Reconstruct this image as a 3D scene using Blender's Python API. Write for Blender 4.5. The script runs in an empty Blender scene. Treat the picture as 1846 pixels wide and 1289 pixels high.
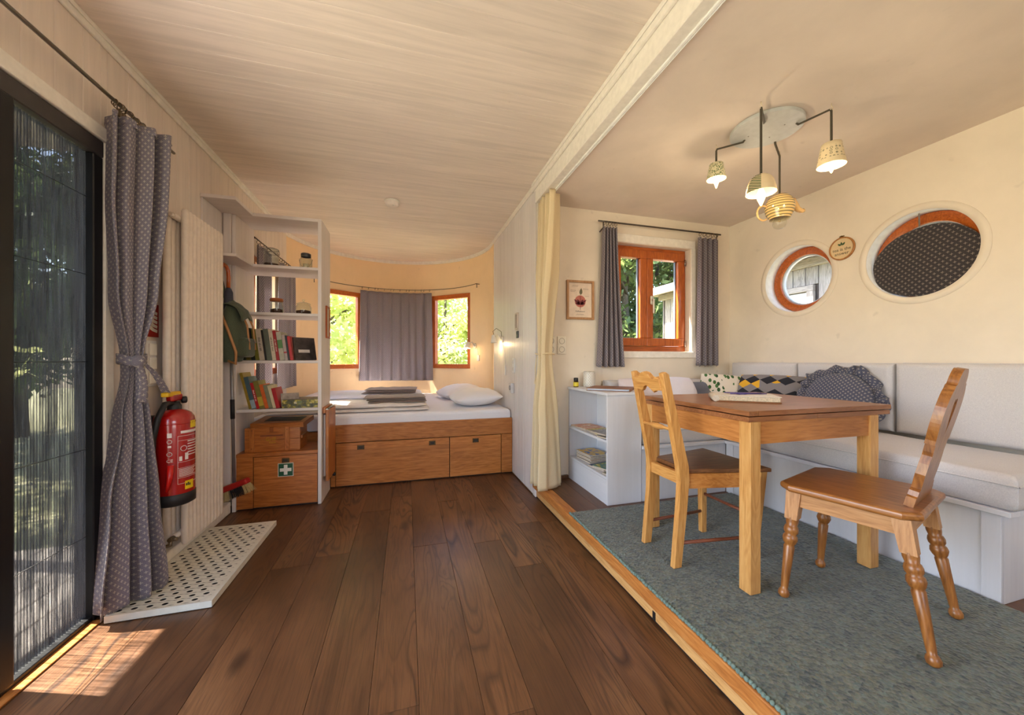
import bpy, bmesh, math, random
from mathutils import Vector, Matrix, noise
random.seed(7)
PI = math.pi
SC = bpy.context.scene
COL = SC.collection

# ---------------------------------------------------------------- camera, world, sun, fill lamps, exposure
CAM_H = 1.15
cam = bpy.data.cameras.new('camera')
cam_ob = bpy.data.objects.new('camera', cam)
COL.objects.link(cam_ob)
cam.sensor_width = 36.0
cam.lens = 665.0 * 36.0 / 1846.0
cam.shift_y = 3.5 / 1846.0
cam.clip_start = 0.02
cam_ob.location = (0, 0, CAM_H)
cam_ob.rotation_euler = (PI / 2, 0, -math.atan(190.0 / 665.0))
SC.camera = cam_ob

SC.view_settings.view_transform = 'Standard'
SC.view_settings.look = 'None'
SC.view_settings.gamma = 1.0
SC.view_settings.use_curve_mapping = False
SC.view_settings.exposure = -0.08
SC.cycles.use_denoising = True
SC.cycles.max_bounces = 10
SC.cycles.diffuse_bounces = 6
SC.cycles.transparent_max_bounces = 24
SC.cycles.caustics_reflective = False
SC.cycles.caustics_refractive = False
SC.cycles.sample_clamp_indirect = 6.0

world = bpy.data.worlds.new('sky_world')
SC.world = world
world.use_nodes = True
wn = world.node_tree.nodes
wn.clear()
w_out = wn.new('ShaderNodeOutputWorld')
w_bg = wn.new('ShaderNodeBackground')
w_sky = wn.new('ShaderNodeTexSky')
w_sky.sky_type = 'NISHITA'
w_sky.sun_disc = False
w_sky.sun_elevation = math.radians(52)
w_sky.sun_rotation = math.radians(-70)
w_sky.air_density = 1.0
w_sky.dust_density = 1.5
w_bg.inputs['Strength'].default_value = 1.5
world.node_tree.links.new(w_sky.outputs[0], w_bg.inputs[0])
world.node_tree.links.new(w_bg.outputs[0], w_out.inputs[0])

def add_light(name, kind, loc, energy, color, **kw):
    l = bpy.data.lights.new(name, kind)
    l.energy = energy
    l.color = color
    for k, v in kw.items():
        setattr(l, k, v)
    o = bpy.data.objects.new(name, l)
    o.location = loc
    COL.objects.link(o)
    return o

def aim(o, d):
    o.rotation_euler = Vector(d).to_track_quat('-Z', 'Y').to_euler()

sun = add_light('sun', 'SUN', (-6, 4, 9), 54.0, (1.0, 0.93, 0.80), angle=math.radians(0.6))
aim(sun, (0.93 * 0.57, -0.33 * 0.57, -0.82))
# added fill lamp at an unseen window opening behind the photographer
fill_front = add_light('fill_lamp_front', 'AREA', (0.9, -2.03, 1.55), 19, (1.0, 0.92, 0.84), shape='RECTANGLE', size=1.5, size_y=1.25)
aim(fill_front, (0, 1, .35))
# added fill lamp in the unseen half of the left door, boosting its daylight
fill_door = add_light('fill_lamp_left_door', 'AREA', (-1.40, 0.55, 1.15), 22, (0.95, 0.97, 1.0), shape='RECTANGLE', size=1.7, size_y=1.9)
aim(fill_door, (1, 0, .45))

# ---------------------------------------------------------------- helpers
def link(o):
    COL.objects.link(o)
    return o

def tag(o, label=None, cat=None, group=None, kind=None):
    if label: o['label'] = label
    if cat: o['category'] = cat
    if group: o['group'] = group
    if kind: o['kind'] = kind
    return o

def thing(name, label, cat, loc=(0, 0, 0), rz=0.0, group=None):
    o = bpy.data.objects.new(name, None)
    o.empty_display_size = 0.05
    o.location = loc
    o.rotation_euler = (0, 0, rz)
    link(o)
    return tag(o, label, cat, group)

def root_of(o):
    while o.parent:
        o = o.parent
    return o

class MB:
    """collects geometry for ONE mesh"""
    def __init__(s):
        s.bm = bmesh.new()
        s.smooth_faces = set()
    def _sm(s, faces, sm):
        if sm:
            for f in faces: f.smooth = True
    def box(s, x0, x1, y0, y1, z0, z1, b=0.0, seg=1, M=None):
        t = bmesh.new()
        bmesh.ops.create_cube(t, size=1.0)
        for v in t.verts:
            v.co = Vector((x0 + (v.co.x + .5) * (x1 - x0), y0 + (v.co.y + .5) * (y1 - y0), z0 + (v.co.z + .5) * (z1 - z0)))
        if b > 0:
            b = min(b, abs(x1 - x0) * .49, abs(y1 - y0) * .49, abs(z1 - z0) * .49)
            bmesh.ops.bevel(t, geom=t.edges[:], offset=b, segments=seg, profile=0.5, affect='EDGES')
        s.merge(t, M)
        return s
    def merge(s, t, M=None):
        if M is not None:
            bmesh.ops.transform(t, matrix=M, verts=t.verts)
        vm = {}
        for v in t.verts:
            vm[v] = s.bm.verts.new(v.co)
        for f in t.faces:
            try:
                nf = s.bm.faces.new([vm[v] for v in f.verts])
                nf.smooth = f.smooth
            except ValueError:
                pass
        t.free()
        return s
    def quadbox(s, a, b):      # a: 4 bottom points, b: 4 top points
        va = [s.bm.verts.new(p) for p in a]
        vb = [s.bm.verts.new(p) for p in b]
        s.bm.faces.new(va[::-1]); s.bm.faces.new(vb)
        for i in range(4):
            j = (i + 1) % 4
            s.bm.faces.new([va[i], va[j], vb[j], vb[i]])
        return s
    def tube(s, pts, r, n=10, caps=True, sm=True):
        pts = [Vector(p) for p in pts]
        m = len(pts)
        rs = r if isinstance(r, (list, tuple)) else [r] * m
        up = None
        rings = []
        for i in range(m):
            if i == 0: d = pts[1] - pts[0]
            elif i == m - 1: d = pts[-1] - pts[-2]
            else: d = (pts[i + 1] - pts[i]).normalized() + (pts[i] - pts[i - 1]).normalized()
            if d.length < 1e-9: d = Vector((0, 0, 1))
            d.normalize()
            if up is None:
                up = Vector((0, 0, 1)) if abs(d.z) < .9 else Vector((1, 0, 0))
            a = up - d * up.dot(d)
            if a.length < 1e-6: a = d.orthogonal()
            a.normalize(); up = a
            b = d.cross(a)
            rings.append([s.bm.verts.new(pts[i] + (a * math.cos(2 * PI * k / n) + b * math.sin(2 * PI * k / n)) * rs[i]) for k in range(n)])
        for i in range(m - 1):
            for k in range(n):
                f = s.bm.faces.new([rings[i][k], rings[i][(k + 1) % n], rings[i + 1][(k + 1) % n], rings[i + 1][k]])
                f.smooth = sm
        if caps:
            s.bm.faces.new(rings[0][::-1]); s.bm.faces.new(rings[-1])
        return s
    def lathe(s, prof, c=(0, 0, 0), axis=(0, 0, 1), n=24, sm=True, a0=0.0, a1=2 * PI, caps=False):
        """prof: list of (radius, height) along axis"""
        q = Vector((0, 0, 1)).rotation_difference(Vector(axis).normalized())
        c = Vector(c)
        full = abs(a1 - a0 - 2 * PI) < 1e-6
        rings = []
        for r, h in prof:
            if r < 1e-6:
                v = s.bm.verts.new(c + q @ Vector((0, 0, h))); rings.append([v]); continue
            cnt = n if full else n + 1
            rings.append([s.bm.verts.new(c + q @ Vector((r * math.cos(a0 + (a1 - a0) * k / n), r * math.sin(a0 + (a1 - a0) * k / n), h))) for k in range(cnt)])
        for i in range(len(rings) - 1):
            A, B = rings[i], rings[i + 1]
            for k in range(n):
                k2 = (k + 1) % n if full else k + 1
                vs = []
                if len(A) == 1 and len(B) == 1: continue
                if len(A) == 1: vs = [A[0], B[k2], B[k]]
                elif len(B) == 1: vs = [A[k], A[k2], B[0]]
                else: vs = [A[k], A[k2], B[k2], B[k]]
                try:
                    f = s.bm.faces.new(vs); f.smooth = sm
                except ValueError: pass
        if caps:
            for R_, rev in ((rings[0], True), (rings[-1], False)):
                if len(R_) > 2:
                    s.bm.faces.new(R_[::-1] if rev else R_)
        return s
    def prism(s, poly, z0, z1, M=None, b=0.0, seg=2):
        """closed 2D polygon extruded along z, then transformed by M"""
        t = bmesh.new()
        va = [t.verts.new((x, y, z0)) for x, y in poly]
        vb = [t.verts.new((x, y, z1)) for x, y in poly]
        t.faces.new(va[::-1]); t.faces.new(vb)
        m = len(poly)
        for i in range(m):
            t.faces.new([va[i], va[(i + 1) % m], vb[(i + 1) % m], vb[i]])
        if b > 0:
            es = [e for e in t.edges if abs(e.verts[0].co.z - e.verts[1].co.z) < 1e-9]
            bmesh.ops.bevel(t, geom=es, offset=b, segments=seg, profile=0.5, affect='EDGES')
        return s.merge(t, M)
    def grid(s, fn, nu, nv, sm=True, closed_u=False, uvf=None):
        uvl = s.bm.loops.layers.uv.verify() if uvf else None
        vs = [[s.bm.verts.new(fn(i / nu, j / nv)) for j in range(nv + 1)] for i in range(nu if closed_u else nu + 1)]
        for i in range(nu):
            i2 = (i + 1) % nu if closed_u else i + 1
            for j in range(nv):
                f = s.bm.faces.new([vs[i][j], vs[i2][j], vs[i2][j + 1], vs[i][j + 1]])
                f.smooth = sm
                if uvf:
                    for lp, (a, b) in zip(f.loops, ((i, j), (i + 1, j), (i + 1, j + 1), (i, j + 1))):
                        lp[uvl].uv = uvf(a / nu, b / nv)
        return s
    def sphere(s, c, r, n=12, m=8, sc=(1, 1, 1)):
        prof = [(r * math.sin(PI * i / m), -r * math.cos(PI * i / m)) for i in range(m + 1)]
        k0 = len(s.bm.verts)
        t = MB(); t.lathe(prof, n=n)
        for v in t.bm.verts:
            v.co = Vector((v.co.x * sc[0] + c[0], v.co.y * sc[1] + c[1], v.co.z * sc[2] + c[2]))
        return s.merge(t.bm)
    def xf(s, M):
        bmesh.ops.transform(s.bm, matrix=M, verts=s.bm.verts)
        return s
    def mesh(s, name, mats=None, offset=None, weld=0):
        if weld:
            bmesh.ops.remove_doubles(s.bm, verts=s.bm.verts, dist=weld)
        bmesh.ops.recalc_face_normals(s.bm, faces=s.bm.faces)
        if offset is not None:
            bmesh.ops.translate(s.bm, vec=-Vector(offset), verts=s.bm.verts)
        me = bpy.data.meshes.new(name)
        s.bm.to_mesh(me); s.bm.free()
        for m in (mats if isinstance(mats, (list, tuple)) else [mats]):
            if m: me.materials.append(m)
        return me

def part(name, mb, mat, parent=None, local=False, loc=None, weld=0, label=None, kind=None, solid=None):
    """one mesh object.  World coordinates are made relative to the parent's root unless local=True"""
    off = None
    if loc is not None and parent is None: off = loc
    elif parent is not None and not local: off = root_of(parent).location
    me = mb.mesh(name, mat, off, weld)
    o = bpy.data.objects.new(name, me)
    link(o)
    if parent is not None: o.parent = parent
    elif loc is not None: o.location = loc
    if label: o['label'] = label
    if kind: o['kind'] = kind
    if solid:
        m = o.modifiers.new('solid', 'SOLIDIFY'); m.thickness = solid; m.offset = 0
    return o

def single(name, mb, mat, label, cat, loc=None, group=None, **kw):
    o = part(name, mb, mat, None, loc=loc, **kw)
    return tag(o, label, cat, group)

def structure(name, mb, mat, parent=None, loc=None, **kw):
    o = part(name, mb, mat, parent, loc=loc, **kw)
    if parent is None: o['kind'] = 'structure'
    return o

def struct_root(name, loc=(0, 0, 0)):
    o = bpy.data.objects.new(name, None)
    o.location = loc; o.empty_display_size = .05
    link(o); o['kind'] = 'structure'
    return o

def dup(root, loc, rz=None, label=None, scale=None):
    r = root.copy(); COL.objects.link(r); r.location = loc
    if rz is not None: r.rotation_euler = (0, 0, rz)
    if label: r['label'] = label
    if scale: r.scale = scale
    for ch in list(root.children):
        c = ch.copy(); COL.objects.link(c); c.parent = r
        for g in ch.children:
            d = g.copy(); COL.objects.link(d); d.parent = c
    return r

def RZ(a): return Matrix.Rotation(a, 4, 'Z')
def RX(a): return Matrix.Rotation(a, 4, 'X')
def RY(a): return Matrix.Rotation(a, 4, 'Y')
def TR(x, y, z): return Matrix.Translation((x, y, z))

# ---------------------------------------------------------------- materials
def srgb(*c):
    if len(c) == 1 and isinstance(c[0], (tuple, list)): c = c[0]
    r = []
    for v in c:
        v = v / 255.0
        r.append(v / 12.92 if v <= 0.04045 else ((v + 0.055) / 1.055) ** 2.4)
    return (r[0], r[1], r[2], 1.0)

class NT:
    def __init__(s, name):
        s.mat = bpy.data.materials.new(name); s.mat.use_nodes = True
        s.t = s.mat.node_tree; s.t.nodes.clear()
        s.out = s.n('ShaderNodeOutputMaterial'); s.p = s.n('ShaderNodeBsdfPrincipled')
        s.l(s.p.outputs[0], s.out.inputs[0])
    def n(s, k, **kw):
        x = s.t.nodes.new(k)
        for a, b in kw.items(): setattr(x, a, b)
        return x
    def l(s, a, b): s.t.links.new(a, b)
    def coords(s, scale=(1, 1, 1), rnd=True, rot=(0, 0, 0)):
        tc = s.n('ShaderNodeTexCoord')
        src = tc.outputs['Object']
        if rnd:
            oi = s.n('ShaderNodeObjectInfo')
            m = s.n('ShaderNodeVectorMath', operation='MULTIPLY_ADD')
            cmb = s.n('ShaderNodeCombineXYZ')
            for i in range(3): s.l(oi.outputs['Random'], cmb.inputs[i])
            m.inputs[1].default_value = (17.3, 29.1, 11.7)
            s.l(cmb.outputs[0], m.inputs[0]); s.l(src, m.inputs[2])
            src = m.outputs[0]
        mp = s.n('ShaderNodeMapping')
        mp.inputs['Scale'].default_value = scale
        mp.inputs['Rotation'].default_value = rot
        s.l(src, mp.inputs[0])
        return mp.outputs[0]
    def noise(s, vec, scale=5, detail=3, rough=.5, dist=0.0):
        x = s.n('ShaderNodeTexNoise')
        x.inputs['Scale'].default_value = scale; x.inputs['Detail'].default_value = detail
        x.inputs['Roughness'].default_value = rough; x.inputs['Distortion'].default_value = dist
        if vec is not None: s.l(vec, x.inputs['Vector'])
        return x.outputs['Fac']
    def ramp(s, fac, stops, interp='LINEAR'):
        x = s.n('ShaderNodeValToRGB'); x.color_ramp.interpolation = interp
        e = x.color_ramp.elements
        e[0].position, e[0].color = stops[0]
        e[1].position, e[1].color = stops[-1]
        for p, c in stops[1:-1]:
            k = e.new(p); k.color = c
        s.l(fac, x.inputs[0])
        return x.outputs[0]
    def mix(s, fac, a, b, mode='MIX'):
        x = s.n('ShaderNodeMix', data_type='RGBA', blend_type=mode)
        for sock, v in ((x.inputs[0], fac), (x.inputs[6], a), (x.inputs[7], b)):
            if hasattr(v, 'is_linked') or hasattr(v, 'links'): s.l(v, sock)
            else: sock.default_value = v
        return x.outputs[2]
    def math(s, op, a, b=None, c=None):
        x = s.n('ShaderNodeMath', operation=op)
        for i, v in enumerate((a, b, c)):
            if v is None: continue
            if hasattr(v, 'links'): s.l(v, x.inputs[i])
            else: x.inputs[i].default_value = v
        return x.outputs[0]
    def bump(s, h, strength=.2, dist=.01):
        x = s.n('ShaderNodeBump'); x.inputs['Strength'].default_value = strength; x.inputs['Distance'].default_value = dist
        s.l(h, x.inputs['Height']); s.l(x.outputs[0], s.p.inputs['Normal'])
    def base(s, c):
        if hasattr(c, 'links'): s.l(c, s.p.inputs['Base Color'])
        else: s.p.inputs['Base Color'].default_value = c
    def set(s, **kw):
        for k, v in kw.items(): s.p.inputs[k.replace('_', ' ')].default_value = v

_mc = {}
def flat(name, c, rough=.55, metal=0.0, var=.06, vscale=30, bump=0.0, **kw):
    if name in _mc: return _mc[name]
    m = NT(name)
    col = srgb(c)
    v = m.coords()
    f = m.noise(v, vscale, 3)
    d = tuple(x * (1 - var) for x in col[:3]) + (1,)
    u = tuple(min(1, x * (1 + var)) for x in col[:3]) + (1,)
    m.base(m.ramp(f, [(.3, d), (.7, u)]))
    m.set(Roughness=rough, Metallic=metal)
    for k, x in kw.items(): m.p.inputs[k.replace('_', ' ')].default_value = x
    if bump: m.bump(f, bump, .004)
    _mc[name] = m.mat
    return m.mat

def wood(name, dark, mid, light, axis='x', rough=.45, grain=1.0, rw=.38, knots=.0, coat=0.0, scale=1.0, varies=.12, bump=.12):
    """grain runs along `axis` of the object's own coordinates"""
    key = name + axis
    if key in _mc: return _mc[key]
    m = NT(key)
    st = {'x': (.10, 1, 1), 'y': (1, .10, 1), 'z': (1, 1, .10)}[axis]
    v = m.coords(tuple(a * scale for a in st))
    fine = m.noise(v, 90, 4, .6, .4)
    broad = m.noise(v, 9 * grain, 3, .55, 1.6)
    # cathedral rings: bands of the broad field
    rings = m.math('FRACT', m.math('MULTIPLY', broad, 9.0))
    rings = m.math('ABSOLUTE', m.math('SUBTRACT', rings, .5))
    mixf = m.math('ADD', m.math('MULTIPLY', rings, rw), m.math('MULTIPLY_ADD', fine, .8, (.7 - rw) * .25 - .1))
    c = m.ramp(mixf, [(.18, srgb(dark)), (.5, srgb(mid)), (.85, srgb(light))])
    oi = m.n('ShaderNodeObjectInfo')
    val = m.math('MULTIPLY_ADD', oi.outputs['Random'], 2 * varies, 1 - varies)
    hsv = m.n('ShaderNodeHueSaturation')
    m.l(c, hsv.inputs['Color']); m.l(val, hsv.inputs['Value'])
    c = hsv.outputs[0]
    if knots:
        kv = m.coords(tuple((.35 if a < .5 else 1) * scale for a in st))
        vo = m.n('ShaderNodeTexVoronoi'); vo.inputs['Scale'].default_value = 3.2
        m.l(kv, vo.inputs['Vector'])
        kf = m.ramp(vo.outputs['Distance'], [(.0, (1, 1, 1, 1)), (.06, (.7, .7, .7, 1)), (.13, (0, 0, 0, 1))])
        c = m.mix(m.math('MULTIPLY', kf, knots), c, tuple(x * .35 for x in srgb(dark)[:3]) + (1,))
    m.base(c)
    m.set(Roughness=rough)
    m.p.inputs['Coat Weight'].default_value = coat
    m.p.inputs['Coat Roughness'].default_value = .2
    m.bump(mixf, bump, .003)
    _mc[key] = m.mat
    return m.mat

def whitewash(name, c=(236, 228, 214), axis='x', stain=.5, rough=.6):
    key = name + axis
    if key in _mc: return _mc[key]
    m = NT(key)
    st = {'x': (.06, 1, 1), 'y': (1, .06, 1), 'z': (1, 1, .06)}[axis]
    v = m.coords(st)
    g1 = m.noise(v, 28, 4, .6, .5)
    v2 = m.coords((1, 1, 1))
    vo = m.n('ShaderNodeTexVoronoi'); vo.inputs['Scale'].default_value = 4.0
    m.l(v2, vo.inputs['Vector'])
    kn = m.ramp(vo.outputs['Distance'], [(.0, (1, 1, 1, 1)), (.035, (0, 0, 0, 1))])
    col = srgb(c)
    dk = tuple(x * (1 - .16 * stain * 2) for x in col[:3]) + (1,)
    cc = m.ramp(g1, [(.32, dk), (.62, col)])
    cc = m.mix(m.math('MULTIPLY', kn, .35), cc, srgb(150, 128, 100))
    oi = m.n('ShaderNodeObjectInfo'); hs = m.n('ShaderNodeHueSaturation')
    m.l(m.math('MULTIPLY_ADD', oi.outputs['Random'], .07, .95), hs.inputs['Value']); m.l(cc, hs.inputs['Color'])
    cc = hs.outputs[0]
    m.base(cc); m.set(Roughness=rough)
    m.bump(g1, .08, .003)
    _mc[key] = m.mat
    return m.mat

def plaster(name, c, rough=.85, mott=.10, bumpy=.25, scale=6):
    if name in _mc: return _mc[name]
    m = NT(name); col = srgb(c)
    v = m.coords()
    a = m.noise(v, scale * .5, 5, .6, .3); b = m.noise(v, 120, 3)
    c1 = tuple(x * (1 - mott) for x in col[:3]) + (1,)
    cc = m.ramp(a, [(.3, c1), (.65, col)])
    sp = m.noise(v, 14, 2, .4)
    spots = m.ramp(sp, [(.72, (0, 0, 0, 1)), (.80, (1, 1, 1, 1))])
    cc = m.mix(m.math('MULTIPLY', spots, .25), cc, tuple(x * .55 for x in col[:3]) + (1,))
    m.base(cc); m.set(Roughness=rough); m.bump(b, bumpy, .002)
    _mc[name] = m.mat
    return m.mat

def fabric(name, c, c2=None, weave=320, rough=.9, bump=.25, sheen=.15):
    if name in _mc: return _mc[name]
    m = NT(name); col = srgb(c); col2 = srgb(c2) if c2 else tuple(x * .86 for x in col[:3]) + (1,)
    v = m.coords()
    a = m.noise(v, weave, 2, .5); b = m.noise(v, 7, 3)
    cc = m.ramp(a, [(.3, col2), (.7, col)])
    cc = m.mix(m.math('MULTIPLY', b, .25), cc, tuple(x * .85 for x in col[:3]) + (1,))
    m.base(cc); m.set(Roughness=rough)
    m.p.inputs['Sheen Weight'].default_value = sheen
    m.bump(a, bump, .002)
    _mc[name] = m.mat
    return m.mat

def glass(name, tint=(1, 1, 1), rough=.0, refl=.5):
    """thin clear sheet: light passes straight, with a faint mirror on top"""
    if name in _mc: return _mc[name]
    m = NT(name)
    tr = m.n('ShaderNodeBsdfTransparent'); tr.inputs[0].default_value = (*tint, 1)
    gl = m.n('ShaderNodeBsdfGlossy'); gl.inputs['Roughness'].default_value = rough + .02
    lw = m.n('ShaderNodeLayerWeight'); lw.inputs['Blend'].default_value = .5
    mx = m.n('ShaderNodeMixShader')
    m.l(m.math('MULTIPLY_ADD', m.math('POWER', lw.outputs['Facing'], 3.0), refl * .6, .03 * refl), mx.inputs[0])
    m.l(tr.outputs[0], mx.inputs[1]); m.l(gl.outputs[0], mx.inputs[2])
    m.l(mx.outputs[0], m.out.inputs[0])
    _mc[name] = m.mat
    return m.mat

def emit(name, c, strength):
    if name in _mc: return _mc[name]
    m = NT(name)
    m.base(srgb(c)); m.p.inputs['Emission Color'].default_value = srgb(c); m.p.inputs['Emission Strength'].default_value = strength
    _mc[name] = m.mat
    return m.mat
# ================================================================ SETTING
XL, XR, XP = -1.33, 3.082, 1.034      # left wall, right wall of the bay, partition face
YB, YF = 2.93, -2.10                  # bay rear wall, unseen front wall behind the photographer
ZC, ZB, ZP = 2.62, 2.465, 0.13        # main ceiling, bay ceiling, platform
CX, CY, CR = -0.158, 4.58, 1.192       # centre and radius of the round wagon end

def oak_floor():
    m = NT('dark_oak_plank')
    oi = m.n('ShaderNodeObjectInfo')
    v = m.coords((1, .11, 1)); vf = m.coords((1, .035, 1)); vs = m.coords((1, .3, 1))
    tone = m.noise(vs, 2.6, 4, .6)
    field = m.noise(v, 6.0, 2, .5, 1.2)
    ring = m.math('FRACT', m.math('MULTIPLY', field, 13.0))
    line = m.ramp(ring, [(.0, (1, 1, 1, 1)), (.22, (.15, .15, .15, 1)), (.75, (0, 0, 0, 1)), (1.0, (1, 1, 1, 1))])
    patchy = m.math('MULTIPLY', m.ramp(m.noise(v, 3.0, 2), [(.36, (.25, .25, .25, 1)), (.55, (1, 1, 1, 1))]), m.math('MULTIPLY_ADD', oi.outputs['Random'], .6, .35))
    pores = m.noise(vf, 190, 3, .65)
    c = m.ramp(tone, [(.28, srgb(74, 46, 26)), (.5, srgb(106, 70, 42)), (.72, srgb(134, 95, 62))])
    c = m.mix(m.math('MULTIPLY', m.math('MULTIPLY', line, patchy), 1.1), c, srgb(40, 22, 12))
    c = m.mix(m.math('MULTIPLY', m.ramp(pores, [(.35, (1, 1, 1, 1)), (.55, (0, 0, 0, 1))]), .38), c, srgb(50, 29, 18))
    vo = m.n('ShaderNodeTexVoronoi'); vo.inputs['Scale'].default_value = 3.0; m.l(m.coords((1, .45, 1)), vo.inputs['Vector'])
    kf = m.ramp(vo.outputs['Distance'], [(.0, (1, 1, 1, 1)), (.05, (.8, .8, .8, 1)), (.12, (0, 0, 0, 1))])
    c = m.mix(m.math('MULTIPLY', kf, .75), c, srgb(34, 19, 12))
    hs = m.n('ShaderNodeHueSaturation'); m.l(c, hs.inputs['Color'])
    m.l(m.math('MULTIPLY_ADD', oi.outputs['Random'], .26, .88), hs.inputs['Value'])
    m.base(hs.outputs[0])
    m.l(m.math('MULTIPLY_ADD', pores, .25, .27), m.p.inputs['Roughness'])
    m.bump(pores, .12, .002)
    return m.mat
M_floor = oak_floor()
M_under = flat('dark_subfloor', (40, 28, 20))
M_pine_y = wood('oiled_larch', (148, 84, 36), (190, 122, 60), (214, 152, 88), 'y', rough=.42, knots=.35)
M_pine2_y = wood('pale_larch', (176, 122, 66), (214, 164, 102), (230, 186, 126), 'y', rough=.45, knots=.2)
M_ww_x = whitewash('whitewashed_board', (236, 222, 210), 'x', .45)
M_ww_z = whitewash('whitewashed_wall_board', (232, 218, 206), 'z', .35)
M_part_z = whitewash('white_glazed_beadboard', (228, 222, 220), 'z', .3, rough=.38)
M_trim = flat('white_trim_paint', (238, 232, 222), .5)
M_white = flat('white_furniture_paint', (230, 229, 230), .5, var=.04, vscale=8)
M_wall = plaster('cream_wall_paint', (236, 224, 207), .85, .10, .12, 5)
M_bayceil = plaster('bay_ceiling_paint', (228, 214, 201), .85, .12, .12, 5)
M_peach = plaster('peach_clay_plaster', (246, 216, 174), .9, .05, .5, 9)
M_frame = wood('red_larch_window', (132, 58, 16), (184, 92, 30), (206, 116, 46), 'x', rough=.32, coat=.2, varies=.06)
M_frame_z = wood('red_larch_window', (132, 58, 16), (184, 92, 30), (206, 116, 46), 'z', rough=.32, coat=.2, varies=.06)
M_glass = glass('window_glass')
M_black = flat('black_paint', (22, 22, 24), .5)
M_steel = flat('brushed_steel', (150, 146, 140), .32, 1.0)
M_iron = flat('dark_iron', (92, 84, 76), .4, 1.0)

# floor ----------------------------------------------------------
floor = struct_root('floor')
part('subfloor', MB().box(XL, XR, YF, 5.9, -.12, -.021), M_under, floor)
xs = [XL, -1.281, -1.081, -.879, -.715, -.516, -.323, -.12, .04, .245, .405, .575, .745, .905, 1.06]
rnd = random.Random(3)
for i in range(len(xs) - 1):
    y = YF
    first = True
    while y < 3.62:
        L = rnd.uniform(.5, 1.6) if first else rnd.uniform(1.3, 2.1)
        first = False
        y1 = min(y + L, 3.64)
        if 3.64 - y1 < .25: y1 = 3.64
        part('floor_plank', MB().box(xs[i] + .0007, xs[i + 1] - .0007, y + .0007, y1 - .0007, -.02, rnd.uniform(-.0004, .0002), .0007), M_floor, floor)
        y = y1
# platform of the bay ---------------------------------------------
plat = struct_root('floor_platform')
part('platform_base', MB().box(1.062, XR, YF, YB, 0.0005, ZP - .021), M_under, plat)
xs2 = [1.0985, 1.262, 1.46, 1.62, 1.82, 1.98, 2.18, 2.34, 2.54, 2.74, 2.9, XR - .002]
for i in range(len(xs2) - 1):
    y = YF
    for L in (rnd.uniform(1.2, 2.0), rnd.uniform(1.4, 1.9), 9):
        y1 = min(y + L, YB - .003)
        part('floor_plank', MB().box(xs2[i] + .0007, xs2[i + 1] - .0007, y + .0007, y1 - .0007, ZP - .02, ZP, .0012), M_floor, plat)
        y = y1
        if y > YB - .01: break
part('step_nosing', MB().box(1.026, 1.0975, YF, 2.962, .066, ZP + .001, .006, 2), M_pine_y, plat)
part('step_riser', MB().box(1.042, 1.061, YF, 2.905, .010, .0655, .001), M_pine2_y, plat)
part('notch_dark_patch', MB().box(1.0405, 1.0425, 1.372, 1.392, .010, .046, .0005), M_black, plat)  # flat black patch standing for the shaded hollow of the notch
part('step_toe_strip', MB().box(1.046, 1.061, YF, 2.9, .001, .0095), M_black, plat)
part('platform_skirting', MB().box(1.10, 1.335, 2.905, 2.928, ZP, ZP + .03, .003), M_floor, plat)

# ceilings --------------------------------------------------------
ceil = struct_root('ceiling')
part('ceiling_backing', MB().box(XL - .1, 1.10, YF, 5.95, ZC + .019, ZC + .08), M_under, ceil)
y = YF
k = 0
while y < 5.84:
    part('ceiling_board', MB().box(XL, 1.034 if y < 2.85 else 1.12, y + .0003, y + .1397, ZC, ZC + .018, .0012), M_ww_x, ceil)
    y += .14
bayc = struct_root('ceiling_bay')
part('bay_ceiling_panel', MB().box(1.10, XR + .02, YF, YB + .02, ZB, ZB + .08), M_bayceil, bayc)

# beam between wagon and bay --------------------------------------
beam = struct_root('trim_beam')
part('beam_face', MB().box(XP - .004, 1.098, YF, 2.90, 2.452, ZC - .0005, .003), M_trim, beam)
part('crown_strip', MB().box(XP - .022, XP - .0045, YF, 2.93, ZC - .058, ZC - .0008, .005, 2), M_trim, beam)
part('crown_bead', MB().box(XP - .030, XP - .0225, YF, 2.93, ZC - .026, ZC - .0008, .003), M_trim, beam)
part('curtain_rail', MB().box(1.083, 1.099, YF, 2.88, 2.441, 2.4515, .003).box(1.0995, 1.104, YF, 2.88, 2.44, 2.4645, .001), flat('rail_white', (245, 245, 242), .25), beam)

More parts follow.
